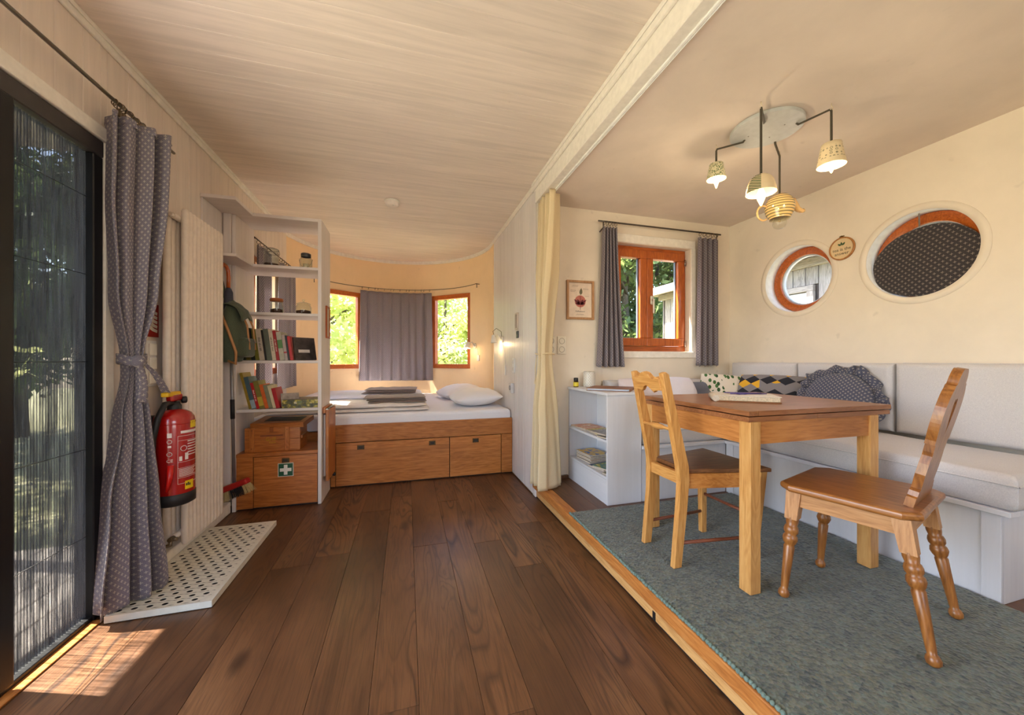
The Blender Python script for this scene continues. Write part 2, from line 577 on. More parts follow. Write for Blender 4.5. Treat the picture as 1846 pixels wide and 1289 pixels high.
# left wall --------------------------------------------------------
DY0, DY1, DZ1 = -0.35, 2.115, 2.135   # glazed door opening in the left wall
BWY0, BWY1, BWZ0, BWZ1 = 3.85, 4.65, 1.00, 2.10    # small left bedroom window behind the shelves
wl = struct_root('wall_left')
wb = MB()
wb.box(XL - .09, XL - .0125, YF, DY0, -.12, ZC).box(XL - .09, XL - .0125, DY0, DY1, DZ1, ZC)
wb.box(XL - .09, XL - .0125, DY1, BWY0, -.12, ZC).box(XL - .09, XL - .0125, BWY0, BWY1, -.12, BWZ0).box(XL - .09, XL - .0125, BWY0, BWY1, BWZ1, ZC).box(XL - .09, XL - .0125, BWY1, 5.0, -.12, ZC)
part('wall_core', wb, M_trim, wl)
y = 1.755 - .133 * 29
while y < 4.95:
    y1 = y + .1316
    def seg(z0, z1, ya=y, yb=y1):
        if yb - ya > .004: part('wall_board', MB().box(XL - .012, XL, ya, yb, z0, z1, .0022), M_ww_z, wl)
    if y1 <= DY0 or y >= DY1 - .02:
        if y1 > BWY0 and y < BWY1:
            seg(0, BWZ0, max(y, BWY0) if y < BWY0 else y, min(y1, BWY1)); seg(BWZ1, ZC, max(y, BWY0) if y < BWY0 else y, min(y1, BWY1))
            if y < BWY0: seg(0, ZC, y, BWY0)
            if y1 > BWY1: seg(0, ZC, BWY1, y1)
        else:
            seg(0, ZC, max(y, DY1) if y1 > DY1 > y else y, y1)
    elif y < DY0:
        seg(0, ZC, y, DY0); seg(DZ1, ZC, DY0, y1)
    elif y1 > DY1:
        seg(DZ1, ZC, y, DY1); seg(0, ZC, DY1, y1)
    else:
        seg(DZ1, ZC)
    y += .133
structure('trim_ceiling_left', MB().box(XL + .0005, XL + .014, YF, 4.97, ZC - .05, ZC - .0008, .004, 2).box(XL + .0145, XL + .022, YF, 4.97, ZC - .02, ZC - .0008, .002), M_trim)
structure('baseboard_left', MB().box(XL + .0005, XL + .064, DY1 + .06, 3.235, 0.001, .085, .006, 2), M_trim)

# partition (outer wall of the sleeping end) -------------------------
wp = struct_root('wall_partition')
part('wall_core', MB().box(XP + .0125, XP + .09, 2.93, 5.0, -.12, ZC), M_trim, wp)
y = 2.985
while y < 4.72:
    part('bead_board', MB().box(XP, XP + .012, y + .0006, min(y + .0894, 4.73), 0.001, ZC - .002, .003), M_part_z, wp)
    y += .09
part('corner_board', MB().box(XP - .003, XP + .012, 2.905, 2.9845, 0.001, ZC - .06, .003), M_part_z, wp)
part('end_jamb', MB().box(XP + .0125, XP + .09, 2.905, 2.9295, ZP + .001, ZB - .001, .002), M_trim, wp)
structure('trim_ceiling_partition', MB().box(XP - .014, XP - .0005, 2.935, 4.75, ZC - .05, ZC - .0008, .004, 2), M_trim)
structure('baseboard_partition', MB().box(XP - .008, XP - .0035, 2.96, 3.592, 0.001, .012, .001), M_floor)

# round end wall ----------------------------------------------------
# three window openings (angles measured at the centre of the arc), cut as bands of the curved wall
def arc(a, r=CR): return (CX + r * math.cos(a), CY + r * math.sin(a))
def ang(x, y): return math.atan2(y - CY, x - CX)
A_R0, A_R1 = ang(.815, 5.16), ang(.345, 5.615)        # right window
A_M0, A_M1 = ang(.30, 5.63), ang(-.60, 5.70)          # middle window behind the curtain
A_L0, A_L1 = ang(-.62, 5.69), ang(-1.075, 5.385)      # left window
def band(mb, a0, a1, z0, z1, r0=CR, r1=CR + .20, n=None):
    n = n or max(3, int(abs(a1 - a0) / .06))
    for i in range(n):
        b0 = a0 + (a1 - a0) * i / n; b1 = a0 + (a1 - a0) * (i + 1) / n
        p = [(*arc(b0, r0), z0), (*arc(b0, r1), z0), (*arc(b1, r1), z0), (*arc(b1, r0), z0)]
        q = [(x, y_, z1) for x, y_, _ in p]
        mb.quadbox(p, q)
    return mb
WZ0, WZ1 = 1.02, 2.10
cw = MB()
band(cw, -.12, PI + .1, -.12, WZ0); band(cw, -.12, PI + .1, WZ1, ZC)
for a0, a1 in ((-.12, A_R0), (A_R1, A_M0), (A_M1, A_L0), (A_L1, PI + .1)):
    if abs(a1 - a0) > .004: band(cw, a0, a1, WZ0, WZ1)
structure('wall_back_round', cw, M_peach, weld=.0004)
structure('trim_ceiling_round', band(MB(), .02, PI - .02, ZC - .045, ZC - .001, CR - .014, CR - .0005, 48), M_trim)

def chord_window(n, a0, a1, label_extra=''):
    """casement between two angles of the round wall"""
    rr = (CR + .022) / math.cos((a1 - a0) / 2) if n == 2 else CR + .032
    P0, P1 = Vector((*arc(a0, rr), 0)), Vector((*arc(a1, rr), 0))
    w = (P1 - P0).length
    d = (P1 - P0).normalized()
    Mx = Matrix(((d.x, d.y, 0, P0.x), (d.y, -d.x, 0, P0.y), (0, 0, 1, 0), (0, 0, 0, 1)))
    win = struct_root('window_%d' % n)
    f, t = .062, .05
    # local x along the wall, y towards the outside (negative = d rotated)
    sgn = -1
    def bx(x0, x1, z0, z1, y0=-.02, y1=.05):
        return MB().box(x0, x1, y0, y1, z0, z1, .004, 2).xf(Mx)
    part('frame_rail', bx(0, w, WZ1 - f, WZ1), M_frame, win)
    part('frame_rail', bx(0, w, WZ0, WZ0 + f), M_frame, win)
    part('frame_stile', bx(0, f, WZ0 + f, WZ1 - f), M_frame_z, win)
    part('frame_stile', bx(w - f, w, WZ0 + f, WZ1 - f), M_frame_z, win)
    part('pane', MB().box(f, w - f, .012, .016, WZ0 + f, WZ1 - f).xf(Mx), M_glass, win)
    return win
chord_window(1, A_R0, A_R1)
chord_window(2, A_M0, A_M1)
chord_window(3, A_L0, A_L1)

# left bedroom window behind the shelf unit
w4 = struct_root('window_4')
fx0, fx1 = XL - .075, XL - .005
for nm, a in (('frame_rail', (BWY0, BWY1, BWZ1 - .06, BWZ1)), ('frame_rail', (BWY0, BWY1, BWZ0, BWZ0 + .06)), ('frame_stile', (BWY0, BWY0 + .06, BWZ0 + .06, BWZ1 - .06)), ('frame_stile', (BWY1 - .06, BWY1, BWZ0 + .06, BWZ1 - .06))):
    part(nm, MB().box(fx0, fx1, a[0], a[1], a[2], a[3], .004), M_frame_z if 'stile' in nm else M_frame, w4)
part('pane', MB().box(XL - .045, XL - .041, BWY0 + .06, BWY1 - .06, BWZ0 + .06, BWZ1 - .06), M_glass, w4)

# bay rear wall with casement window --------------------------------
RW = (1.79, 2.615, 1.225, 2.205)       # x0, x1, z0, z1 of the opening
rw = MB()
rw.box(1.04, RW[0], YB, YB + .16, 0, ZB + .05).box(RW[1], XR + .16, YB, YB + .16, 0, ZB + .05)
rw.box(RW[0], RW[1], YB, YB + .16, 0, RW[2]).box(RW[0], RW[1], YB, YB + .16, RW[3], ZB + .05)
structure('wall_back', rw, M_wall)
w5 = struct_root('window_5')
yf0, yf1 = YB + .07, YB + .13
def fr(nm, x0, x1, z0, z1, y0=yf0, y1=yf1, m=None, p=None):
    return part(nm, MB().box(x0, x1, y0, y1, z0, z1, .004, 2), m or (M_frame_z if z1 - z0 > x1 - x0 else M_frame), p or w5)
x0, x1, z0, z1 = RW
fr('frame_rail', x0, x1, z1 - .035, z1); fr('frame_rail', x0, x1, z0, z0 + .05)
fr('frame_stile', x0, x0 + .03, z0 + .05, z1 - .035); fr('frame_stile', x1 - .03, x1, z0 + .05, z1 - .035)
xm = 2.165
ya, yb = YB + .045, YB + .105
for (sx0, sx1) in ((x0 + .031, xm - .001), (xm + .001, x1 - .031)):
    s = part('casement_sash', MB().box(sx0, sx1, ya, yb, z1 - .11, z1 - .037, .005, 2).box(sx0, sx1, ya, yb, z0 + .052, z0 + .125, .005, 2)
             .box(sx0, sx0 + .068, ya, yb, z0 + .125, z1 - .11, .005, 2).box(sx1 - .068, sx1, ya, yb, z0 + .125, z1 - .11, .005, 2), M_frame_z, w5)
    part('pane', MB().box(sx0 + .06, sx1 - .06, YB + .075, YB + .079, z0 + .12, z1 - .105), M_glass, s)
    part('gasket', MB().box(sx1 - .078, sx1 - .069, YB + .08, YB + .10, z0 + .125, z1 - .11), flat('grey_gasket', (92, 104, 124), .5), s)
    part('gasket', MB().box(sx0 + .069, sx0 + .075, YB + .08, YB + .10, z0 + .125, z1 - .11), flat('grey_gasket', (92, 104, 124), .5), s)
h = part('window_handle', MB().box(xm + .03, xm + .062, YB + .028, YB + .0448, 1.665, 1.745, .004, 2).box(xm + .038, xm + .054, YB + .010, YB + .03, 1.695, 1.715, .003).box(xm + .037, xm + .056, YB + .002, YB + .016, 1.58, 1.715, .005, 2), flat('aluminium_handle', (206, 200, 186), .3, .8), w5)
for zz in (1.30, 2.08):
    part('hinge', MB().tube([(x1 - .026, YB + .04, zz - .03), (x1 - .026, YB + .04, zz + .03)], .007), M_steel, w5)
# flat white board around the window
aw = struct_root('trim_window')
part('apron', MB().box(1.70, 2.665, YB - .018, YB - .0005, 1.165, 1.222, .003), M_trim, aw)
part('head_board', MB().box(1.70, 2.665, YB - .012, YB - .0005, 2.208, 2.285, .003), M_trim, aw)
part('side_board', MB().box(2.618, 2.67, YB - .012, YB - .0005, 1.2225, 2.2075, .003), M_trim, aw)
part('side_board', MB().box(1.735, 1.788, YB - .012, YB - .0005, 1.2225, 2.2075, .003), M_trim, aw)

# right wall with two round windows -----------------------------------
RWIN = [(2.278, 1.812), (1.528, 1.812)]
R_OUT, R_IN = .31, .268
def square_point(a, h):
    c, s_ = math.cos(a), math.sin(a)
    k = h / max(abs(c), abs(s_))
    return c * k, s_ * k
mbw = MB()
def yzbox(y0, y1, z0, z1): mbw.box(XR, XR + .16, y0, y1, z0, z1)
h_ = .34
ys = [YF, RWIN[1][0] - h_, RWIN[1][0] + h_, RWIN[0][0] - h_, RWIN[0][0] + h_, YB + .16]
yzbox(YF, YB + .16, 0, 1.812 - h_); yzbox(YF, YB + .16, 1.812 + h_, ZB + .05)
yzbox(ys[0], ys[1], 1.812 - h_, 1.812 + h_); yzbox(ys[2], ys[3], 1.812 - h_, 1.812 + h_); yzbox(ys[4], ys[5], 1.812 - h_, 1.812 + h_)
for (cy, cz) in RWIN:
    N = 96
    for xx in (XR, XR + .16):
        inner = [mbw.bm.verts.new((xx, cy + R_IN * math.cos(2 * PI * k / N), cz + R_IN * math.sin(2 * PI * k / N))) for k in range(N)]
        outer = []
        for k in range(N):
            p = square_point(2 * PI * k / N, h_)
            outer.append(mbw.bm.verts.new((xx, cy + p[0], cz + p[1])))
        for k in range(N):
            mbw.bm.faces.new([inner[k], inner[(k + 1) % N], outer[(k + 1) % N], outer[k]])
structure('wall_right', mbw, M_wall)
M_reveal = flat('white_window_reveal', (236, 238, 242), .45)
for i, (cy, cz) in enumerate(RWIN):
    w = struct_root('window_%d' % (6 + i), (XR, cy, cz))
    part('reveal', MB().lathe([(R_IN, .0005), (R_IN, .16)], (XR, cy, cz), (1, 0, 0), 96), M_reveal, w, solid=.002)
    part('trim_ring', MB().lathe([(R_IN, .001), (R_IN + .001, -.0025), (R_OUT - .001, -.0025), (R_OUT, -.0004)], (XR, cy, cz), (1, 0, 0), 96), M_wall, w, solid=.001)
    # laminated wood ring in segments
    for k in range(6):
        a0, a1 = 2 * PI * k / 6 + .26 + .002, 2 * PI * (k + 1) / 6 + .26 - .002
        part('frame_segment', MB().lathe([(R_IN - .003, .098), (R_IN - .058, .098), (R_IN - .062, .102), (R_IN - .062, .155), (R_IN - .003, .155), (R_IN - .003, .098)], (XR, cy, cz), (1, 0, 0), 16, a0=a0, a1=a1), M_frame, w)
    part('glazing_bead', MB().lathe([(R_IN - .063, .115), (R_IN - .072, .118), (R_IN - .072, .15), (R_IN - .063, .15), (R_IN - .063, .115)], (XR, cy, cz), (1, 0, 0), 72), flat('pale_bead', (190, 196, 204), .35), w)
    part('pane', MB().lathe([(0, .132), (R_IN - .066, .132)], (XR, cy, cz), (1, 0, 0), 64, sm=False), M_glass, w)

# unseen wall behind the photographer, window opening added for the fill lamp ---------------
wf = struct_root('wall_front')
part('wall_core', MB().box(XL, .10, YF - .1, YF, -.12, ZC).box(1.70, XR, YF - .1, YF, -.12, ZC).box(.10, 1.70, YF - .1, YF, -.12, .88).box(.10, 1.70, YF - .1, YF, 2.22, ZC), M_trim, wf)
w8 = struct_root('window_8')
for xa in (.10, .86, 1.62):
    part('frame_stile', MB().box(xa, xa + .08, YF - .08, YF - .04, .88, 2.22, .004), M_frame_z, w8)
part('frame_rail', MB().box(.18, 1.62, YF - .08, YF - .04, 2.15, 2.22).box(.18, 1.62, YF - .08, YF - .04, .88, .95), M_frame, w8)

# glazed door in the left wall with pleated fly screen -------------------
M_alu = flat('black_aluminium', (26, 27, 30), .42, .3)
M_dark_frame = flat('anthracite_frame', (58, 54, 54), .5)
d1 = struct_root('door_1')
part('head_profile', MB().box(XL - .05, XL + .012, DY0, DY1, DZ1 - .075, DZ1 - .002, .004), M_dark_frame, d1)
part('head_casing', MB().box(XL + .0005, XL + .022, DY0 - .08, DY1 + .10, DZ1, DZ1 + .062, .006, 2), M_trim, d1)
part('jamb', MB().box(XL - .06, XL + .010, 2.06, DY1 - .001, .0, DZ1 - .076, .004), M_alu, d1)
part('jamb', MB().box(XL - .06, XL + .010, DY0, DY0 + .06, .0, DZ1 - .076, .004), M_alu, d1)
part('side_casing', MB().box(XL + .0005, XL + .016, DY1 + .0, DY1 + .055, .0, DZ1 - .001, .004), M_trim, d1)
part('threshold', MB().box(XL - .06, XL + .008, DY0 + .06, 2.06, .002, .024, .003), M_alu, d1)
part('mullion', MB().box(XL - .05, XL + .020, 1.655, 1.708, .024, DZ1 - .076, .005, 2), M_alu, d1)
part('floor_sill', MB().box(XL + .001, XL + .045, DY0 + .06, 2.06, .0006, .006, .001), M_pine_y, d1)
# pleated screen: real zig-zag cloth of thin dark mesh
ms = NT('fly_screen_mesh')
v = ms.coords((1, 60, 1.2), rnd=False)
st = ms.noise(v, 3.5, 3, .6)
v2 = ms.coords((1, 5, 1.6), rnd=False)
st2 = ms.noise(v2, 2.2, 3, .55)
fac = ms.math('MULTIPLY_ADD', st, .9, ms.math('MULTIPLY', st2, .35))
fac = ms.ramp(fac, [(.42, (.10, .10, .10, 1)), (.80, (.72, .72, .72, 1))])  # streaky clearness puts bright vertical light streaks into the mesh
tr = ms.n('ShaderNodeBsdfTransparent')
mx = ms.n('ShaderNodeMixShader')
ms.base(srgb(60, 64, 74)); ms.set(Roughness=.7)
ms.l(fac, mx.inputs[0]); ms.l(ms.p.outputs[0], mx.inputs[1]); ms.l(tr.outputs[0], mx.inputs[2]); ms.l(mx.outputs[0], ms.out.inputs[0])
M_screen = ms.mat
def pleats(y0, y1):
    mb = MB(); n = int((y1 - y0) / .006)
    va = []
    for i in range(n + 1):
        yy = y0 + (y1 - y0) * i / n
        xx = XL - .022 + (.009 if i % 2 else -.009)
        va.append((mb.bm.verts.new((xx, yy, .026)), mb.bm.verts.new((xx, yy, DZ1 - .077))))
    for i in range(n):
        mb.bm.faces.new([va[i][0], va[i + 1][0], va[i + 1][1], va[i][1]])
    return mb
sc = part('fly_screen', pleats(1.709, 2.059), M_screen, d1)
for zz in (.38, .76, 1.14, 1.52, 1.86):
    part('screen_cord', MB().tube([(XL - .010, 1.709, zz), (XL - .010, 2.059, zz)], .0013, 5), M_black, sc)
# unseen leaf added outside the door to block the sun from the floor
lf = part('sun_block_leaf', MB().box(XL - .90, XL - .07, 1.640, 1.648, .05, DZ1 - .08).box(XL - .90, XL - .83, 1.62, 1.67, .03, DZ1 - .08, .004).box(XL - .14, XL - .07, 1.62, 1.67, .03, DZ1 - .08, .004), M_alu, d1)
# ================================================================ OUTDOORS
GZ = -0.78
mg = NT('meadow_grass')
v = mg.coords(rnd=False)
mg.base(mg.ramp(mg.noise(v, 3, 5, .7), [(.3, srgb(112, 112, 72)), (.55, srgb(150, 146, 108)), (.75, srgb(182, 172, 140))]))
mg.set(Roughness=.95)
gm = MB()
def gfn(u, w):
    x, y = -26 + 56 * u, -12 + 44 * w
    return Vector((x, y, GZ + .12 * noise.noise(Vector((x * .25, y * .25, 0)))))
gm.grid(gfn, 40, 32)
tag(part('ground', gm, mg.mat), 'sunlit meadow grass outside the wagon windows', 'grass', kind='stuff')

def leafmat(name, a, b, c, tr=.25):
    m = NT(name)
    oi = m.coords()
    m.base(m.ramp(m.noise(oi, 1.6, 4, .7), [(.3, srgb(a)), (.5, srgb(b)), (.72, srgb(c))]))
    m.set(Roughness=.6)
    m.p.inputs['Transmission Weight'].default_value = 0.0
    tl = m.n('ShaderNodeBsdfTranslucent'); tl.inputs[0].default_value = srgb(c)
    mx = m.n('ShaderNodeMixShader'); mx.inputs[0].default_value = tr
    m.l(m.p.outputs[0], mx.inputs[1]); m.l(tl.outputs[0], mx.inputs[2]); m.l(mx.outputs[0], m.out.inputs[0])
    return m.mat
M_leafA = leafmat('deciduous_leaves', (44, 60, 30), (78, 100, 50), (128, 146, 84), .3)  # darkened so the shade of the bay trees is put into the leaf colour
M_leafB = leafmat('sunlit_pale_leaves', (120, 138, 74), (172, 186, 112), (222, 226, 160), .55)  # paled so overexposed sunlight is put into the leaf colour
M_bark = wood('grey_bark', (52, 44, 36), (84, 74, 62), (110, 100, 88), 'z', rough=.95, bump=.6)

def tree_mesh(seed, h, rx, n_leaf, leaf, low=.18):
    r = random.Random(seed)
    tb = MB()
    tb.tube([(0, 0, -.1), (.05, .03, h * .25), (-.04, .06, h * .5), (.05, 0, h * .8)], [.16, .13, .09, .03], 8)
    ends = []
    for i in range(11):
        z = h * r.uniform(.22, .8); a = r.uniform(0, 2 * PI); L = rx * r.uniform(.5, .95) * (1.1 - .5 * z / h)
        p1 = Vector((math.cos(a) * L * .5, math.sin(a) * L * .5, z + L * .3)); p2 = Vector((math.cos(a) * L, math.sin(a) * L, z + L * .45))
        tb.tube([(0, 0, z), p1, p2], [.05, .03, .012], 5)
        ends += [p1, p2, (p1 + p2) / 2]
    lb = MB()
    cl = []
    for i in range(46):
        z = h * (low + (1 - low) * r.random())
        t = (z / h - low) / (1 - low)
        R_ = rx * (math.sin(PI * min(1, max(.06, t * .92 + .08))) ** .7)
        a = r.uniform(0, 2 * PI); d = R_ * math.sqrt(r.random())
        cl.append(Vector((math.cos(a) * d, math.sin(a) * d, z)))
    cl += ends
    for i in range(n_leaf):
        c = r.choice(cl)
        p = c + Vector((r.gauss(0, .34), r.gauss(0, .34), r.gauss(0, .24)))
        nrm = Vector((r.gauss(0, 1), r.gauss(0, 1), r.gauss(.5, 1))).normalized()
        a = nrm.orthogonal().normalized(); a.rotate(Matrix.Rotation(r.uniform(0, 6.28), 3, nrm)); b = nrm.cross(a)
        s_ = leaf * r.uniform(.6, 1.4)
        vs = [lb.bm.verts.new(p + a * s_), lb.bm.verts.new(p + b * s_ * .45), lb.bm.verts.new(p - a * s_), lb.bm.verts.new(p - b * s_ * .45)]
        lb.bm.faces.new(vs)
    tm = bpy.data.meshes.new('trunk'); tb.bm.to_mesh(tm); tb.bm.free(); tm.materials.append(M_bark)
    lm = bpy.data.meshes.new('foliage'); lb.bm.to_mesh(lm); lb.bm.free()
    return tm, lm
protos = [tree_mesh(11, 8.0, 2.6, 9000, .11), tree_mesh(23, 6.2, 2.2, 8000, .10, .08)]
lm2 = protos[1][1]
protos[0][1].materials.append(M_leafA)
lm2.materials.append(M_leafB)
protoD = (protos[1][0], lm2.copy()); protoD[1].materials.clear(); protoD[1].materials.append(M_leafA)
def tree(loc, k, s_, rz, label, group=None):
    tm, lm = (protos + [protoD])[k]
    t = thing('tree', label, 'tree', (loc[0], loc[1], GZ), rz, group)
    t.scale = (s_, s_, s_)
    for nm, me in (('trunk', tm), ('foliage', lm)):
        o = bpy.data.objects.new(nm, me); link(o); o.parent = t
        if nm == 'foliage': o['kind'] = 'stuff'
    return t
GW = 'trees outside the bay window'
tree((6.3, 9.6), 0, 1.0, .3, 'tall leafy tree filling the left pane of the bay window')
tree((8.6, 11.2), 0, 1.05, 1.7, 'dark leafy tree above the shed in the right pane of the bay window')
tree((7.1, 13.6), 2, 1.5, 2.4, 'far green tree behind the two trees outside the bay window', )
tree((5.6, 12.0), 2, 1.2, 4.4, 'broad shrubby tree at the left edge of the bay window view')
tree((-2.3, 10.8), 1, 1.05, .4, 'pale sunlit tree outside the left bedroom window')
tree((1.3, 12.8), 1, .85, 2.0, 'pale tree seen through the narrow right bedroom window')
tree((-.4, 14.5), 1, 1.1, 3.1, 'light green tree behind the middle bedroom curtain')
tree((-7.5, 9.5), 0, 1.0, 2.2, 'dark tree outside the pleated fly screen door')
tree((-9.5, 12.5), 0, 1.15, 4.2, 'farther dark tree beyond the fly screen door')
tree((-6.0, 4.8), 1, .8, 1.0, 'sunny tree outside the left window behind the shelves')

# weathered shed next to the bay ----------------------------------------
M_grey = wood('weathered_board', (102, 96, 91), (144, 137, 131), (178, 171, 165), 'z', rough=.9, knots=.3, varies=.14)
M_grey_y = wood('weathered_board', (102, 96, 91), (144, 137, 131), (178, 171, 165), 'y', rough=.9, knots=.3)
sh = thing('garden_shed', 'weathered grey timber shed seen through the round window', 'shed', (6.2, 4.0, GZ))
SX = 5.25
part('shed_core', MB().box(SX + .02, SX + 2.4, .9, 6.66, GZ, 2.5), flat('shed_dark', (70, 62, 56), .9), sh)
y = .9
while y < 6.6:
    y1 = min(y + .165, 6.66)
    if y1 <= 3.62 or y >= 4.50: part('plank', MB().box(SX, SX + .0195, y + .003, y1 - .003, GZ, 2.42, .003), M_grey, sh)
    else: part('plank', MB().box(SX, SX + .0195, y + .003, y1 - .003, 2.16, 2.42, .003), M_grey, sh)
    y += .168
for x in range(13):
    part('plank', MB().box(SX + .168 * x + .003, SX + .168 * x + .165, 6.6605, 6.68, GZ, 2.42, .003), M_grey, sh)
part('top_plate', MB().box(SX - .05, SX + .02, .8, 6.76, 2.40, 2.52, .005), M_grey_y, sh)
part('roof', MB().box(SX - .35, SX + 2.7, .6, 7.0, 2.53, 2.60, .006).box(SX - .36, SX - .33, .6, 7.0, 2.47, 2.62), M_grey_y, sh)
sd = part('shed_door', MB().box(SX - .02, SX - .001, 3.72, 4.42, GZ, 2.06, .004), flat('pale_door', (206, 202, 196), .8), sh)
part('lintel', MB().box(SX - .05, SX - .001, 3.62, 4.52, 2.07, 2.15, .004), M_grey_y, sh)
part('door_post', MB().box(SX - .05, SX - .001, 3.62, 3.71, GZ, 2.069, .004), M_grey, sh)
part('door_post', MB().box(SX - .05, SX - .001, 4.43, 4.52, GZ, 2.069, .004), M_grey, sh)
part('pane', MB().box(SX - .026, SX - .0205, 3.80, 4.0, 1.3, 1.9), flat('dark_glass', (60, 72, 70), .1), sd)

# porch roof over the door: it shades all but the foot of the fly screen --
pr = thing('porch_roof', 'boarded porch roof outside the fly screen door', 'roof', (-2.0, 1.5, 2.45))
part('roof_deck', MB().box(-2.49, XL - .12, -1.0, 3.0, 2.46, 2.50), M_grey_y, pr)
part('front_beam', MB().box(-2.49, -2.40, -1.0, 3.0, 2.30, 2.459, .004), M_grey_y, pr)
part('post', MB().box(-2.48, -2.40, 2.85, 2.94, GZ, 2.299, .004), M_grey, pr)
part('post', MB().box(-2.48, -2.40, -.95, -.86, GZ, 2.299, .004), M_grey, pr)
dk = thing('porch_deck', 'pale plank deck outside the fly screen door', 'deck', (-2.0, 1.5, -.05))
for i in range(12):
    part('plank', MB().box(XL - .12 - .14 * (i + 1) + .004, XL - .12 - .14 * i, -1.0, 3.0, -.06, -.02, .004), M_grey_y, dk)
# ================================================================ SHARED BUILDERS AND FABRICS
def cross_fabric(name, uv=True, pitch=.030, base=(146, 139, 150), base2=(120, 114, 127), spot=(222, 212, 196), plane='yz'):
    """blue-grey cotton printed with little starry crosses"""
    if name in _mc: return _mc[name]
    m = NT(name)
    tc = m.n('ShaderNodeTexCoord')
    sep = m.n('ShaderNodeSeparateXYZ')
    m.l(tc.outputs['UV' if uv else 'Object'], sep.inputs[0])
    a, b = (sep.outputs[0], sep.outputs[1]) if uv else {'yz': (sep.outputs[1], sep.outputs[2]), 'xz': (sep.outputs[0], sep.outputs[2]), 'xy': (sep.outputs[0], sep.outputs[1])}[plane]
    U = m.math('DIVIDE', a, pitch); V = m.math('DIVIDE', b, pitch)
    def star(ou, ov):
        fu = m.math('ABSOLUTE', m.math('SUBTRACT', m.math('FRACT', m.math('ADD', U, ou)), .5))
        fv = m.math('ABSOLUTE', m.math('SUBTRACT', m.math('FRACT', m.math('ADD', V, ov)), .5))
        h = m.math('MULTIPLY', m.math('LESS_THAN', fu, .045), m.math('LESS_THAN', fv, .21))
        w = m.math('MULTIPLY', m.math('LESS_THAN', fv, .045), m.math('LESS_THAN', fu, .21))
        d = m.math('LESS_THAN', m.math('ADD', fu, fv), .10)
        return m.math('MAXIMUM', m.math('MAXIMUM', h, w), d)
    s_ = m.math('MAXIMUM', star(0.0, 0.0), star(.5, .5))
    v = m.coords()
    ws = m.noise(v, 500, 2)
    c = m.ramp(ws, [(.3, srgb(base2)), (.7, srgb(base))])
    c = m.mix(m.math('MULTIPLY', s_, .7), c, srgb(spot))
    m.base(c); m.set(Roughness=.9); m.p.inputs['Sheen Weight'].default_value = .2
    m.bump(ws, .2, .001)
    # thin cotton lets some daylight through
    tl = m.n('ShaderNodeBsdfTranslucent'); m.l(c, tl.inputs[0])
    mx = m.n('ShaderNodeMixShader'); mx.inputs[0].default_value = .28
    m.l(m.p.outputs[0], mx.inputs[1]); m.l(tl.outputs[0], mx.inputs[2]); m.l(mx.outputs[0], m.out.inputs[0])
    _mc[name] = m.mat
    return m.mat
M_blue = cross_fabric('blue_cross_print_curtain')
M_blue_s = cross_fabric('blue_small_print_curtain', pitch=.026, base=(152, 142, 152), base2=(126, 117, 129))
M_ring = flat('curtain_ring_steel', (120, 104, 84), .35, 1.0)

def ring(mb, c, R_, r, axis=(1, 0, 0), n=14, k=6):
    q = Vector((0, 0, 1)).rotation_difference(Vector(axis).normalized())
    pts = [Vector(c) + q @ Vector((R_ * math.cos(2 * PI * i / n), R_ * math.sin(2 * PI * i / n), 0)) for i in range(n + 1)]
    return mb.tube(pts, r, k, caps=False)

def smooth(t):
    t = max(0.0, min(1.0, t)); return t * t * (3 - 2 * t)

def lerp_table(tab, t):
    for (t0, v0), (t1, v1) in zip(tab, tab[1:]):
        if t <= t1:
            f = smooth((t - t0) / (t1 - t0)) if t1 > t0 else 0
            return v0 + (v1 - v0) * f
    return tab[-1][1]

def pillow_mb(w, h, t, M=None, n=2.4, N=18, wr=.0, seed=0, M2=None):
    """soft cushion in the local xy plane, thickness along z"""
    mb = MB()
    r = random.Random(seed); off = Vector((r.uniform(0, 50), r.uniform(0, 50), r.uniform(0, 50)))
    def prof(a): return max(0.0, 1 - abs(a) ** n) ** (1.0 / n * 1.15)
    for sg in (1, -1):
        def fn(u, v_, sg=sg):
            a = math.sin((u - .5) * PI); b = math.sin((v_ - .5) * PI)
            k = prof(a) * prof(b)
            # corners pulled in a little
            px = a * (1 - .045 * (b * b)); py = b * (1 - .045 * (a * a))
            p = Vector((px * w / 2, py * h / 2, sg * t / 2 * k))
            if wr:
                nz = noise.noise(p * 7 + off) * wr * k + noise.noise(p * 19 + off) * wr * .4 * k
                p.z += nz * sg
            return p
        mb.grid(fn, N, N, uvf=lambda u, v_: (math.sin((u - .5) * PI) * w / 2, math.sin((v_ - .5) * PI) * h / 2))
    if M is not None: mb.xf(M)
    return mb

def text_mb(txt, size, M, depth=.0008, align='CENTER'):
    cu = bpy.data.curves.new('lettering', 'FONT')
    cu.body = txt; cu.size = size; cu.extrude = depth; cu.align_x = align; cu.align_y = 'CENTER'; cu.resolution_u = 2
    o = bpy.data.objects.new('lettering', cu)
    COL.objects.link(o)
    bpy.context.view_layer.update()
    me = o.to_mesh()
    mb = MB(); mb.bm.from_mesh(me)
    o.to_mesh_clear()
    bpy.data.objects.remove(o); bpy.data.curves.remove(cu)
    return mb.xf(M)

def basis(o, x, y, z):
    return Matrix(((x[0], y[0], z[0], o[0]), (x[1], y[1], z[1], o[1]), (x[2], y[2], z[2], o[2]), (0, 0, 0, 1)))
